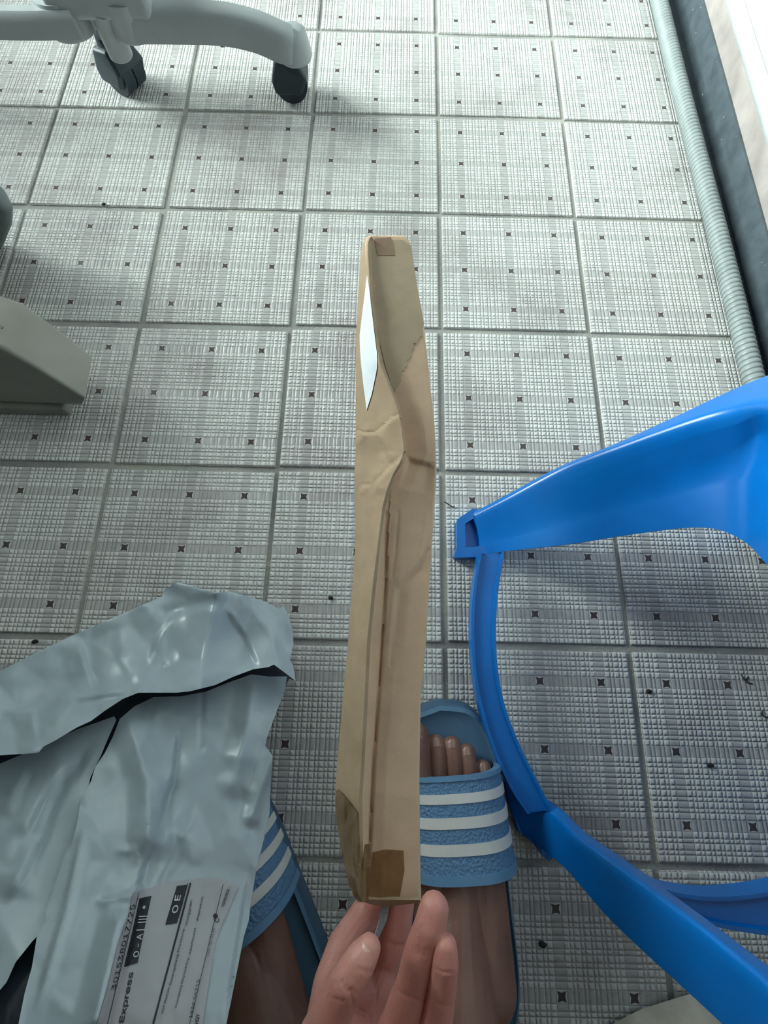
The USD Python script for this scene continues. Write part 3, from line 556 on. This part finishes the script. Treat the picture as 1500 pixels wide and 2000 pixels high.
ef = sheet([(712, 1757), (823, 1758), (822, 1763), (790, 1767), (755, 1771), (730, 1768), (714, 1763)], lambda x, y: axis_d(1765) + 0.003 + 0.004 * (y - 1757) / 14, 0.0022, 5)
obj('end_flap', ef, M_cardf, cart, smooth=30)

# ---------------------------------------------------------------- torn grey mailer, lower left
from scipy.interpolate import PchipInterpolator
def pchip(a, b, y): return PchipInterpolator(a, b)(np.clip(y, a[0], a[-1]))
def d_bag(x, y):
    d = pchip((1050, 1100, 1160, 1340, 1500, 1700, 2000, 2200), (0.488, 0.480, 0.470, 0.418, 0.366, 0.312, 0.262, 0.240), y)
    xc = np.interp(y, (1160, 1340, 1700, 2000), (400, 330, 240, 180)); r_ = np.clip((x - xc) / 200, 0, 3); l_ = np.clip((xc - 60 - x) / 200, 0, 3)
    d = d + np.interp(y, (1200, 1450, 1700), (0.028, 0.030, 0.034)) * (r_ + 0.25 * r_ ** 2) * r_ / (r_ + 0.15) + 0.012 * l_ ** 1.6
    cap = (C[2] - pchip((1100, 1250, 1480, 1700, 1850, 2000, 2200), (0.000, 0.012, 0.066, 0.096, 0.128, 0.155, 0.17), y)) / -ray(x, y)[..., 2]; q = np.clip((cap - d) / 0.05, -1, 1)
    return np.where(q >= 1, d, np.where(q <= -1, cap, d - 0.0125 * (1 - q) ** 2))
def crumple(x, y, s, seed):
    P = np.stack([x / s, y / (s * 1.5), 0 * x], -1); a = 1 - np.abs(2 * meshkit.noise(P, seed) - 1); b = 1 - np.abs(2 * meshkit.noise(P * 2.3, seed + 1) - 1)
    return a + 0.4 * b - 0.9
bag = thing('mailer_bag', 'torn grey plastic mailing bag with a printed shipping label, lying over the left foot', 'mailing bag')
ucr = [([(422, 1158), (412, 1210), (395, 1290), (388, 1340)], 75, 0.024), ([(340, 1140), (420, 1160)], 26, 0.010), ([(322, 1198), (370, 1182), (418, 1168)], 20, -0.006), ([(288, 1348), (322, 1300)], 9, -0.003), ([(470, 1165), (520, 1230), (545, 1300)], 34, 0.006)]
ust = [([(75, 1445), (70, 1385), (0, 1382)], 40, 0.004), ([(190, 1345), (172, 1300), (160, 1248)], 46, 0.005), ([(110, 1430), (150, 1372), (265, 1352)], 40, 0.005), ([(345, 1190), (300, 1250), (285, 1300)], 50, 0.005), ([(430, 1180), (480, 1250), (505, 1310)], 40, 0.005)]
def edge_lift(x, y):
    lo = np.interp(x, (0, 80, 150, 200, 270, 350, 420, 480, 530, 578), (1475, 1460, 1420, 1390, 1355, 1353, 1340, 1318, 1305, 1330)); return 0.014 * np.clip(1 - (lo - y) / 90, 0, 1) ** 2
d_up = lambda x, y: d_bag(x, y) - 0.012 - edge_lift(x, y) - creases(x, y, ucr) - steps(x, y, ust) - facets(x, y, (-120, 1130, 580, 1500), 72, 0.0052, 4) - facets(x, y, (-120, 1130, 580, 1500), 34, 0.0016, 14)
flap = [(-120, 1370), (-40, 1330), (0, 1311), (60, 1280), (130, 1246), (220, 1207), (318, 1164), (320, 1152), (346, 1137), (385, 1148), (424, 1158), (450, 1156), (478, 1163), (520, 1176), (545, 1190), (553, 1183), (562, 1200), (571, 1230), (573, 1258), (566, 1290), (572, 1300), (577, 1330), (562, 1318), (535, 1298), (524, 1303), (495, 1307), (455, 1322), (420, 1338), (372, 1350), (345, 1353), (270, 1353), (240, 1365), (205, 1388), (178, 1408), (150, 1421), (110, 1445), (85, 1458), (75, 1470), (40, 1473), (0, 1475), (-60, 1490), (-120, 1500)]
obj('upper_flap', sheet(flap, d_up, 0.0010, 6), M_bag, bag, smooth=45)
lcr = [([(292, 1600), (272, 1700), (238, 1830), (196, 1990)], 30, 0.005), ([(255, 1420), (285, 1520), (292, 1640)], 46, 0.010), ([(395, 1345), (393, 1462)], 9, -0.003), ([(495, 1345), (480, 1430), (455, 1530)], 36, 0.007), ([(532, 1480), (510, 1540), (490, 1595)], 26, 0.008), ([(230, 1800), (205, 1900), (180, 2000)], 40, 0.008)]
lst = [([(300, 1640), (278, 1690), (262, 1745)], 26, -0.005), ([(275, 1690), (270, 1650), (222, 1655)], 24, 0.004), ([(360, 1560), (330, 1610), (315, 1665)], 22, 0.003), ([(385, 1600), (350, 1640), (320, 1700), (300, 1738)], 24, -0.004), ([(272, 1728), (240, 1745), (185, 1756)], 30, 0.004), ([(345, 1420), (335, 1520), (300, 1620)], 60, -0.006), ([(485, 1690), (462, 1830), (435, 2000)], 40, -0.006), ([(160, 1600), (120, 1780), (60, 1980)], 30, 0.004)]
d_lo = lambda x, y: d_bag(x, y) - creases(x, y, lcr) - steps(x, y, lst) * np.interp(x - (2000 - y) * .26, (210, 250), (1, .35)) - (facets(x, y, (20, 1300, 570, 2130), 80, 0.0046, 6, 1.3) + facets(x, y, (20, 1300, 570, 2130), 36, 0.0015, 16, 1.3)) * np.interp(y, (1640, 1760), (1.0, 0.3))
body = [(234, 1404), (262, 1380), (300, 1362), (352, 1361), (400, 1352), (450, 1332), (490, 1318), (525, 1322), (560, 1322), (556, 1350), (540, 1390), (520, 1445), (518, 1458), (532, 1478), (529, 1520), (526, 1590), (515, 1640), (500, 1700), (490, 1760), (485, 1800), (476, 1830), (462, 1900), (446, 1980), (430, 2060), (420, 2130), (20, 2130), (34, 2010), (48, 1940), (62, 1890), (72, 1830), (92, 1795), (88, 1780), (110, 1720), (128, 1665), (140, 1650), (150, 1610), (158, 1560), (178, 1525), (186, 1498), (205, 1470), (220, 1440)]
obj('front_panel', sheet(body, d_lo, 0.0010, 6), M_bag, bag, smooth=45)
bst = [([(20, 1600), (60, 1500)], 40, 0.004), ([(50, 1640), (75, 1580), (140, 1480)], 40, 0.005), ([(20, 1770), (60, 1690), (80, 1640)], 34, 0.005), ([(60, 1720), (120, 1560), (200, 1440)], 60, -0.006)]
d_bk = lambda x, y: d_bag(x, y) + 0.006 - steps(x, y, bst) - facets(x, y, (-120, 1400, 250, 2060), 66, 0.0038, 8, 1.3)
back = [(-120, 1530), (0, 1492), (70, 1462), (150, 1425), (222, 1400), (226, 1408), (212, 1440), (196, 1478), (176, 1520), (163, 1580), (160, 1640), (150, 1690), (120, 1760), (85, 1815), (62, 1840), (30, 1880), (12, 1920), (-10, 1945), (-120, 2060)]
obj('back_panel', sheet(back, d_bk, 0.0010, 9), M_bag, bag, smooth=45)
lin = [(-120, 1480), (0, 1462), (80, 1445), (150, 1405), (270, 1342), (350, 1340), (450, 1310), (524, 1292), (572, 1312), (555, 1345), (500, 1400), (400, 1420), (300, 1460), (240, 1520), (200, 1600), (160, 1720), (130, 1830), (110, 2130), (-120, 2130)]
obj('inner_lining', sheet(lin, lambda x, y: d_bag(x, y) + 0.013 - facets(x, y, (-120, 1310, 600, 2130), 70, 0.002, 9), 0.0010, 12), M_lining, bag, smooth=45)
# shipping label, flat print following the front panel
LX = lambda X_, Y_: (150 + X_ / 4.2857, 1700 + Y_ / 4.2857)
el = np.array([(475, 185), (430, 380), (340, 640), (255, 1000), (170, 1286), (90, 1560), (20, 1790)], float); er = np.array([(1350, 140), (1205, 480), (1160, 600), (1110, 900), (1052, 1286), (1010, 1560), (970, 1790)], float)
et = np.array([(475, 185), (620, 150), (740, 103), (950, 80), (1100, 62), (1250, 85), (1350, 140)], float)
lab = [LX(*p) for p in np.vstack([et, er[1:], el[1:][::-1]])]
lpan = obj('shipping_label', sheet(lab, up_(d_lo, 0.0007), 0.0005, 8), M_lpaper, bag, smooth=45); tag(lpan, 'white shipping label with black print, shade painted into the paper')
d_pr = up_(d_lo, 0.00115)
pr = {'ink': [], 'white': []}
def quad_print(poly, key='ink', off=0.0): pr[key].append(sheet([LX(*p) for p in poly], up_(d_pr, off), 0.0001, 7))
def line_print(a, b, w):
    a, b = np.array(a, float), np.array(b, float); n = np.array([-(b - a)[1], (b - a)[0]]); n = n / np.linalg.norm(n) * w / 2; quad_print([a + n, b + n, b - n, a - n])
def text_print(s, a, b, h, key='ink', bold=False, off=0.0):
    """Letters reading from a to b (label pixels), h tall, their tops towards the left."""
    m = meshkit.text_mesh(s, 1.0, 0.001, bold); v = np.array(m.vertices); w = v[:, 0].max(); a, b = np.array(a, float), np.array(b, float); u = b - a; n = np.array([-1.0, 0.06])
    p = a + np.outer(v[:, 0] / w, u) + np.outer(v[:, 1], n) * h; x, y = 150 + p[:, 0] / 4.2857, 1700 + p[:, 1] / 4.2857
    d = d_pr(x, y) - off - np.where(v[:, 2] > 0.0005, 0.0001, 0.0)
    q = tri(atd(x, y, d), m.faces); pr[key].append(q)
line_print((522, 182), (258, 1286), 4); line_print((952, 105), (640, 1286), 15); line_print((930, 108), (850, 400), 5); line_print((1225, 115), (945, 1286), 4)
text_print('301538017725', (322, 1005), (488, 285), 34)
quad_print([(525, 235), (625, 213), (600, 330), (570, 470), (510, 772), (395, 810), (450, 580), (490, 400)])
quad_print([(838, 131), (926, 119), (885, 285), (838, 440), (741, 455), (790, 290)])
text_print('O - A |  |||  *', (512, 730), (596, 290), 42, 'white', True, 0.0003)
text_print('O E', (838, 362), (872, 205), 46, 'white', True, 0.0003)
text_print('AliExpress', (365, 1420), (475, 850), 40, bold=True)
text_print('Guangdong Province', (790, 965), (905, 490), 20); text_print('Dongguan', (925, 462), (968, 250), 22)
text_print('Huangjiang Mayuankeng', (835, 1150), (940, 735), 17); text_print('Apartment', (952, 705), (1000, 478), 17); text_print('Alphabet', (1015, 425), (1060, 218), 17)
text_print('HQY Mayuan', (725, 1200), (778, 985), 20); text_print('1838 56215', (965, 1240), (1032, 912), 26); text_print('LOGISTICS', (1228, 305), (1280, 158), 22, bold=True); text_print('HQY', (1015, 1290), (1030, 1200), 30, bold=True)
text_print('2024-01-25 14', (1105, 720), (1155, 485), 16)
circ = lambda c_, r, n_=14: [(c_[0] + r * math.cos(a), c_[1] + r * math.sin(a)) for a in np.linspace(0, 2 * math.pi, n_, endpoint=False)]
quad_print(circ((1160, 382), 20)); 
for a in range(10):
    t0, t1 = a * 2 * math.pi / 12 - 0.6, (a + 1) * 2 * math.pi / 12 - 0.6; quad_print([(1172 + r * math.cos(t_), 415 + r * math.sin(t_)) for r, t_ in ((20, t0), (20, t1), (13, t1), (13, t0))])
obj('black_lettering', trimesh.util.concatenate(pr['ink']), M_ink, lpan); obj('white_lettering', trimesh.util.concatenate(pr['white']), M_print, lpan)

# ---------------------------------------------------------------- sandals (local frame: toe at the origin, foot pointing to +y)
def sole_outline(n=72):
    pts = [(0, 0), (.030, -.006), (.046, -.028), (.053, -.060), (.054, -.095), (.050, -.135), (.0495, -.175), (.050, -.215), (.046, -.245), (.035, -.270), (.013, -.281), (-.011, -.281), (-.031, -.270), (-.047, -.245), (-.051, -.205), (-.052, -.160), (-.052, -.115), (-.052, -.075), (-.047, -.040), (-.034, -.012)]
    return catmull(pts + [pts[0]], 5)[:-1]
def sandal(name, label, toe, ang, mirror):
    a = math.radians(ang); R = np.array([[math.cos(a), -math.sin(a), 0], [math.sin(a), math.cos(a), 0], [0, 0, 1]]); mir = np.array([mirror, 1, 1.0])
    T = lambda P: (np.asarray(P, float) * mir) @ R.T + np.array([toe[0], toe[1], 0])
    t = thing(name, label, 'sandal', 'blue sandals on the two feet')
    o = sole_outline(); c_ = np.array([0, -.14])
    def ring(s, z): return T(np.c_[(o - c_) * s + c_, np.full(len(o), z)])
    obj('sole', loft([ring(.96, 0), ring(1.0, .004), ring(1.0, .019), ring(.985, .0235), ring(.955, .025)]), M_sole, t, smooth=40)
    rim = [ring(.965, .0245), ring(.975, .030), ring(.945, .032), ring(.90, .0275)]
    inner = [T(np.c_[(o - c_) * s + c_, np.full(len(o), .0275 - .0006 * k_)]) for k_, s in enumerate((.7, .4, .1))]
    obj('footbed', loft(rim + inner), M_foot, t, smooth=40)
    def arch(tv, sv, off=0.0):
        """tv: 0 front edge .. 1 rear edge; sv: -1 inner side .. 1 outer side."""
        y = -.0575 - .071 * tv - .004 * sv * tv; w = .0520 + .0015 * tv; h = .045 + .0135 * tv; th = sv * math.pi / 2 * 1.04
        x = (w + off) * np.sign(np.sin(th)) * np.abs(np.sin(th)) ** 0.72; z = .018 + (h + off) * np.maximum(np.cos(th), -0.1) ** 1 if np.ndim(th) == 0 else .018 + (h + off) * np.where(np.cos(th) > 0, np.abs(np.cos(th)) ** 0.68, np.cos(th))
        return np.stack([x + .001 * tv, y + 0 * x - .012 * (1 - np.abs(sv) ** 2) * 0 , z], -1)
    sv = np.linspace(-1, 1, 41); tv = np.linspace(0, 1, 30)
    P = np.array([T(arch(np.full(41, q), sv)) for q in tv]); obj('strap', shell(P, .0045, (0, 0, 1)), M_strap, t, smooth=40)
    for a0, a1 in ((.165, .265), (.40, .51), (.655, .765)):
        P = np.array([T(arch(np.full(41, q), sv, .0009)) for q in np.linspace(a0, a1, 6)]); obj('stripe', shell(P, .002, (0, 0, 1)), M_stripe, t, smooth=40)
    for a0, a1 in ((-.02, .035), (.94, 1.03)):
        P = np.array([T(arch(np.full(41, q), sv, .0013)) for q in np.linspace(a0, a1, 4)]); obj('strap_rim', shell(P, .0065, (0, 0, 1)), M_rim, t, smooth=40)
    return T
TR_ = sandal('sandal', 'blue slide sandal with white stripes, worn on the bare right foot beside the stool', (-.011, -.853), 4.5, 1)
TL_ = sandal('sandal', 'blue slide sandal with white stripes, worn on the left foot half under the mailing bag', (-.2475, -.920), 28.8, -1)

# ---------------------------------------------------------------- the person: bare feet and legs, left hand
per = thing('person', 'seated person with bare legs and feet in blue sandals, left hand held palm up', 'person')
def foot_chain(T):
    q = lambda x, y, z: T(np.array([[x, y, z]]))[0]
    ch = []
    toes = [(-.0265, -.027, -.027, -.080, .0128), (-.0078, -.036, -.0105, -.088, .0092), (.0068, -.038, .0050, -.090, .0088), (.0203, -.045, .0180, -.095, .0085), (.0338, -.059, .0300, -.102, .0082)]
    for tx, ty, bx, by, r in toes:
        ch.append([(q(tx, ty, .030 + r), r), (q(tx * .9 + bx * .1, ty - .011, .034 + r), r * .94), (q((tx + bx) / 2, (ty + by) / 2 - .004, .036 + r), r * .95), (q(bx, by - .006, .034 + r), r * 1.15)])
    for tx, ty, bx, by, r in toes: ch.append([(q(bx, by - .004, .033 + r), r * 1.2), (q(bx * .72, -.145, .046), .020), (q(bx * .4, -.205, .060), .026)])
    ch.append([(q(0, -.135, .044), .023), (q(-.004, -.165, .052), .027), (q(-.010, -.200, .072), .029), (q(-.016, -.225, .095), .030)])
    ch.append([(q(-.003, -.245, .060), .029), (q(-.016, -.225, .095), .030)])
    return ch, q
chR, qR = foot_chain(TR_); chL, qL = foot_chain(TL_)
ankR, ankL = qR(-.016, -.225, .095), qL(-.016, -.225, .095)
kR, kL = W3(.055, -1.16, .47), W3(-.235, -1.20, .47); hipR, hipL = W3(.03, -1.60, .42), W3(-.19, -1.60, .42)
def leg_chain(a, k_, h): return [(a, .030), (a * .78 + k_ * .22, .036), (a * .45 + k_ * .55, .052), (a * .2 + k_ * .8, .052), (k_, .056), (k_ * .6 + h * .4, .070), (h, .085)]
legs = chain(chR + chL, 0.0045, 8)
limbs = chain([leg_chain(ankR, kR, hipR), leg_chain(ankL, kL, hipL)], 0.012, 8)
pel, chest, neck, head = W3(-.08, -1.63, .44), W3(-.08, -1.52, .80), W3(-.08, -1.44, .98), W3(-.08, -1.38, 1.10)
torso = chain([[(hipR, .09), (pel, .12), (hipL, .09)], [(pel, .13), (W3(-.08, -1.60, .62), .115), (chest, .125), (neck, .058), (head, .085)], [(chest + [-.13, 0, .06], .06), (chest, .11), (chest + [.13, 0, .06], .06)],
               [(head, .085), (head + [0, .055, -.045], .05)], [(head + [0, .085, -.01], .014), (head + [0, .098, -.028], .013)], [(head + [.082, 0, -.01], .016), (head + [.084, -.01, .018], .014)], [(head + [-.082, 0, -.01], .016), (head + [-.084, -.01, .018], .014)]], 0.014, 10)
# left hand, joints placed from the photograph at arm's length (distance 0.21 .. 0.29 m from the lens)
hp = lambda x, y, d, r: (atd(x, y, d), r)
hand = [[hp(738, 1745, .2885, .0090), hp(717, 1782, .2870, .0098), hp(670, 1852, .2720, .0102), hp(646, 1920, .262, .0104), hp(640, 2010, .252, .0135)],          # index
        [hp(785, 1742, .290, .0090), hp(776, 1800, .289, .0098), hp(757, 1885, .286, .0105), hp(735, 1965, .274, .0122), hp(715, 2040, .262, .0145)],            # middle
        [hp(848, 1775, .240, .0080), hp(840, 1808, .238, .0086), hp(822, 1862, .240, .0092), hp(806, 1922, .244, .0094), hp(786, 2000, .25, .0118), hp(760, 2070, .252, .0135)],   # ring
        [hp(870, 1850, .232, .0062), hp(870, 1878, .231, .0070), hp(865, 1920, .234, .0074), hp(858, 1968, .238, .0080), hp(838, 2050, .244, .0110), hp(800, 2110, .248, .0125)],  # little
        [hp(720, 1852, .226, .0062), hp(704, 1876, .224, .0080), hp(680, 1915, .222, .0085), hp(652, 1972, .226, .0100), hp(630, 2050, .234, .0155), hp(650, 2140, .238, .0170)]]   # thumb
palm = [[hp(672, 1925, .272, .010), hp(740, 1965, .276, .0115), hp(700, 2040, .262, .013)], [hp(690, 1895, .280, .008), hp(735, 1925, .283, .009), hp(715, 2010, .268, .013)], [hp(640, 2010, .250, .0125), hp(700, 2030, .262, .0125), hp(780, 2040, .258, .0120), hp(838, 2060, .247, .0105)], [hp(640, 2010, .25, .0125), hp(670, 2180, .245, .017)], [hp(838, 2060, .247, .0105), hp(770, 2200, .245, .0165)],
        [hp(715, 2040, .262, .0135), hp(720, 2190, .248, .0175)], [hp(650, 2140, .238, .016), hp(670, 2180, .245, .017), hp(770, 2200, .245, .0165)]]
wrist = atd(715, 2230, .245)
handm = chain(hand + palm + [[(atd(670, 2180, .245), .017), (wrist, .024)], [(atd(770, 2200, .245), .0165), (wrist, .024)]], 0.003, 8)
hm = to_manifold(handm).refine_to_length(0.0017).to_mesh(); handm = trimesh.Trimesh(hm.vert_properties[:, :3], hm.tri_verts, process=True)
hv = np.array(handm.vertices); cc = (hv - C) @ M.T; hx, hy = 750 + F * cc[:, 0] / cc[:, 2], 1000 + F * cc[:, 1] / cc[:, 2]; front = np.clip(-(handm.vertex_normals @ FWD) * 1.6, 0, 1)
for pts, w in (([(798, 1848), (822, 1856), (850, 1856)], 4.5), ([(802, 1859), (826, 1866), (848, 1864)], 3.5), ([(777, 1935), (800, 1950), (828, 1957)], 4.5), ([(842, 1955), (866, 1966), (890, 1964)], 4), ([(846, 1893), (868, 1900), (888, 1898)], 3), ([(638, 1868), (668, 1866), (702, 1853)], 4.5), ([(636, 1880), (664, 1876)], 3.5),
               ([(747, 1836), (770, 1846), (795, 1848)], 4), ([(665, 1918), (685, 1936), (702, 1940)], 3.5), ([(628, 1935), (648, 1950), (672, 1955)], 3), ([(682, 1935), (690, 1965), (692, 2000)], 6), ([(700, 1895), (730, 1900), (760, 1895)], 4)):
    best = np.full(len(hv), 1e9)
    for a, b in zip(pts[:-1], pts[1:]): best = np.minimum(best, seg_dist(hx, hy, a, b)[0])
    hv += FWD * (0.00075 * front * np.clip(1 - best / w, 0, 1))[:, None]
handm = trimesh.Trimesh(hv, handm.faces, process=False)
elbow = W3(-.30, -1.36, .50); shL = chest + [-.16, 0, .06]; shR = chest + [.16, 0, .06]; elR = W3(.20, -1.33, .50); wrR = W3(.06, -1.02, .50)
arms = chain([[(wrist, .0255), (wrist * .5 + elbow * .5, .036), (elbow, .042), (shL, .055)], [(shR, .055), (elR, .042), (elR * .5 + wrR * .5, .036), (wrR, .027)], [(wrR, .027), (W3(.03, -.95, .49), .032), (W3(.01, -.915, .49), .022)]], 0.010, 6)
body_m = m3.Manifold.batch_boolean([to_manifold(x) for x in (legs, limbs, torso, arms, handm)], m3.OpType.Add)
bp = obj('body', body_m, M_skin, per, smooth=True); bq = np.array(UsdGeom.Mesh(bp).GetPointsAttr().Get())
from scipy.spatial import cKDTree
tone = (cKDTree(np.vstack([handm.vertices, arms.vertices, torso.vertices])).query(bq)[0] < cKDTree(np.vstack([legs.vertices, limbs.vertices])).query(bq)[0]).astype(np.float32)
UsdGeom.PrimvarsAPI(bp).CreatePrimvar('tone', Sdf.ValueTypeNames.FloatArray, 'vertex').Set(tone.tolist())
obj('shorts', chain([[(pel, .15), (hipR, .108), (hipR * .45 + kR * .55, .088)], [(pel, .15), (hipL, .108), (hipL * .45 + kL * .55, .088)]], 0.016, 8), M_navy, per, smooth=50)
obj('shirt', chain([[(pel + [0, 0, .06], .148), (W3(-.08, -1.60, .62), .135), (chest, .142), (chest + [0, .04, .11], .075)], [(chest + [-.13, 0, .06], .075), (chest, .125), (chest + [.13, 0, .06], .075)], [(shL, .070), (shL * .5 + elbow * .5, .064)], [(shR, .070), (shR * .5 + elR * .5, .064)]], 0.016, 8), M_shirt, per, smooth=50)
def nail(c_, ax, up, L_, Wd, name):
    ax = ax / np.linalg.norm(ax); up = up - ax * (up @ ax); up /= np.linalg.norm(up); s = np.cross(ax, up); P = []
    for a in np.linspace(-1, 1, 9):
        w = Wd * (1 - 0.35 * max(0, a) ** 3); P.append([c_ + ax * a * L_ + s * b * w - up * (0.42 * Wd * b * b) for b in np.linspace(-1, 1, 9)])
    return obj(name, shell(np.array(P), .0006, up), M_toenail if name == 'toenail' else M_nail, per, smooth=50)
tA = atd(720, 1852, .226); tB = atd(704, 1876, .224); nm = -M[0] * 0.75 - FWD * 1.0 - M[1] * 0.35
nail(tA * .75 + tB * .25 + nm / np.linalg.norm(nm) * .0074, tA - tB, nm, .0062, .0046, 'thumbnail')
for T, q in ((TR_, qR), (TL_, qL)):
    for tx, ty, r in ((-.0265, -.027, .0128), (-.0078, -.036, .0092), (.0068, -.038, .0088), (.0203, -.045, .0085), (.0338, -.059, .0082)):
        c_ = q(tx, ty + r * .45, .030 + r * 1.93); nail(c_, q(0, 1, 0) - q(0, 0, 0) + W3(0, 0, -.45), W3(0, 0, 1.0) + .45 * (q(0, 1, 0) - q(0, 0, 0)), r * .42, r * .46, 'toenail')
# ribbon hanging from the carton's end, under the thumb and into the palm
rb = thing('ribbon', 'narrow grey ribbon hanging from the carton end into the open hand', 'ribbon')
for pts in ([(753, 1768, .262), (748, 1795, .258), (737, 1826, .250), (722, 1850, .2435), (704, 1880, .2425)], [(815, 1846, .256), (800, 1862, .253), (788, 1885, .251), (776, 1925, .250), (765, 1960, .2505), (756, 2000, .2500), (748, 2060, .2465)]):
    rc = catmull([hp(*p, 0)[0] for p in pts], 6); Tg = np.gradient(rc, axis=0); Tg /= np.linalg.norm(Tg, axis=1, keepdims=True)
    sd = np.cross(Tg, -FWD); sd /= np.linalg.norm(sd, axis=1, keepdims=True)
    obj('strand', shell(np.stack([rc - sd * .0024, rc, rc + sd * .0024], 1), .0006, -FWD), M_ribbon, rb, smooth=50)
bn = thing('bench', 'low pale wooden bench under the seated person', 'bench')
obj('seat_board', box(-.36, .20, -1.82, -1.46, .262, .287, .006), M_wood, bn)
for x_ in (-.32, .16):
    for y_ in (-1.78, -1.50): obj('leg', box(x_ - .02, x_ + .02, y_ - .02, y_ + .02, 0, .263), M_wood, bn)

# ---------------------------------------------------------------- cloth and crumbs on the floor
cx = catmull([at(1130, 2032, .0), at(1205, 1984, .0), at(1290, 1946, .0), at(1370, 1928, .0), at(1460, 1938, .0)], 8)
U = []
for p in cx: U.append([p + np.array([0.25 * s * 0.3, -s * 0.22, 0]) + [0, 0, .003 + .026 * (1 - (1 - min(1, s * 5)) ** 2) + .004 * meshkit.fbm(np.array([[p[0] * 30, s * 6, 0]]), 3, 2)[0]] for s in np.linspace(0, 1, 24)])
tw_ = obj('floor_cloth', shell(np.array(U), .003, (0, 0, 1)), M_cloth, None, smooth=50); tag(tw_, 'beige cloth lying on the tiles in the lower right corner under the stool leg', 'cloth')
CR = [(646, 1168, .0022, 'tiny dark crumb on the tile left of the carton, above the mailing bag'), (1386, 1494, .0026, 'black crumb on the floor between the stool legs near the right edge'), (1266, 1350, .0026, 'dark brown crumb between the stool legs, near a joint crossing'), (70, 1253, .0026, 'oblong dark crumb on the tile beside the upper edge of the mailing bag'),
      (434, 91, .0022, 'dark crumb just under the curved chair arm'), (203, 400, .0024, 'dark crumb in the tile joint near the left edge'), (1059, 1843, .003, 'grey smudged crumb between right sandal and blue stool leg')]
for x_, y_, r, lab_ in CR:
    s = trimesh.creation.icosphere(2, r); s.vertices *= [1.25, .9, .6]; s.vertices *= (0.75 + 0.5 * meshkit.noise(s.vertices / r * 1.3 + x_, 3))[:, None]; p = at(x_, y_, 0.0); s.apply_translation(p + [0, 0, r * .45]); tag(obj('crumb', s, M_crumb, None, smooth=40), lab_, 'crumb', 'crumbs on the floor')
for pts, lab_ in (([(1448, 1318), (1455, 1328), (1462, 1322), (1458, 1332), (1470, 1336)], 'dark curled hair on the tile by the right edge'), ([(1490, 1388), (1489, 1396), (1496, 1401), (1503, 1400)], 'short dark hair cut off by the right edge'), ([(868, 980), (876, 985), (884, 990), (888, 989)], 'dark bent hair on the tile beside the stool foot')):
    tag(obj('hair_strand', tube(catmull([at(*p, .0012) for p in pts], 6), .0006, 6), M_crumb, None, smooth=40), lab_, 'hair')
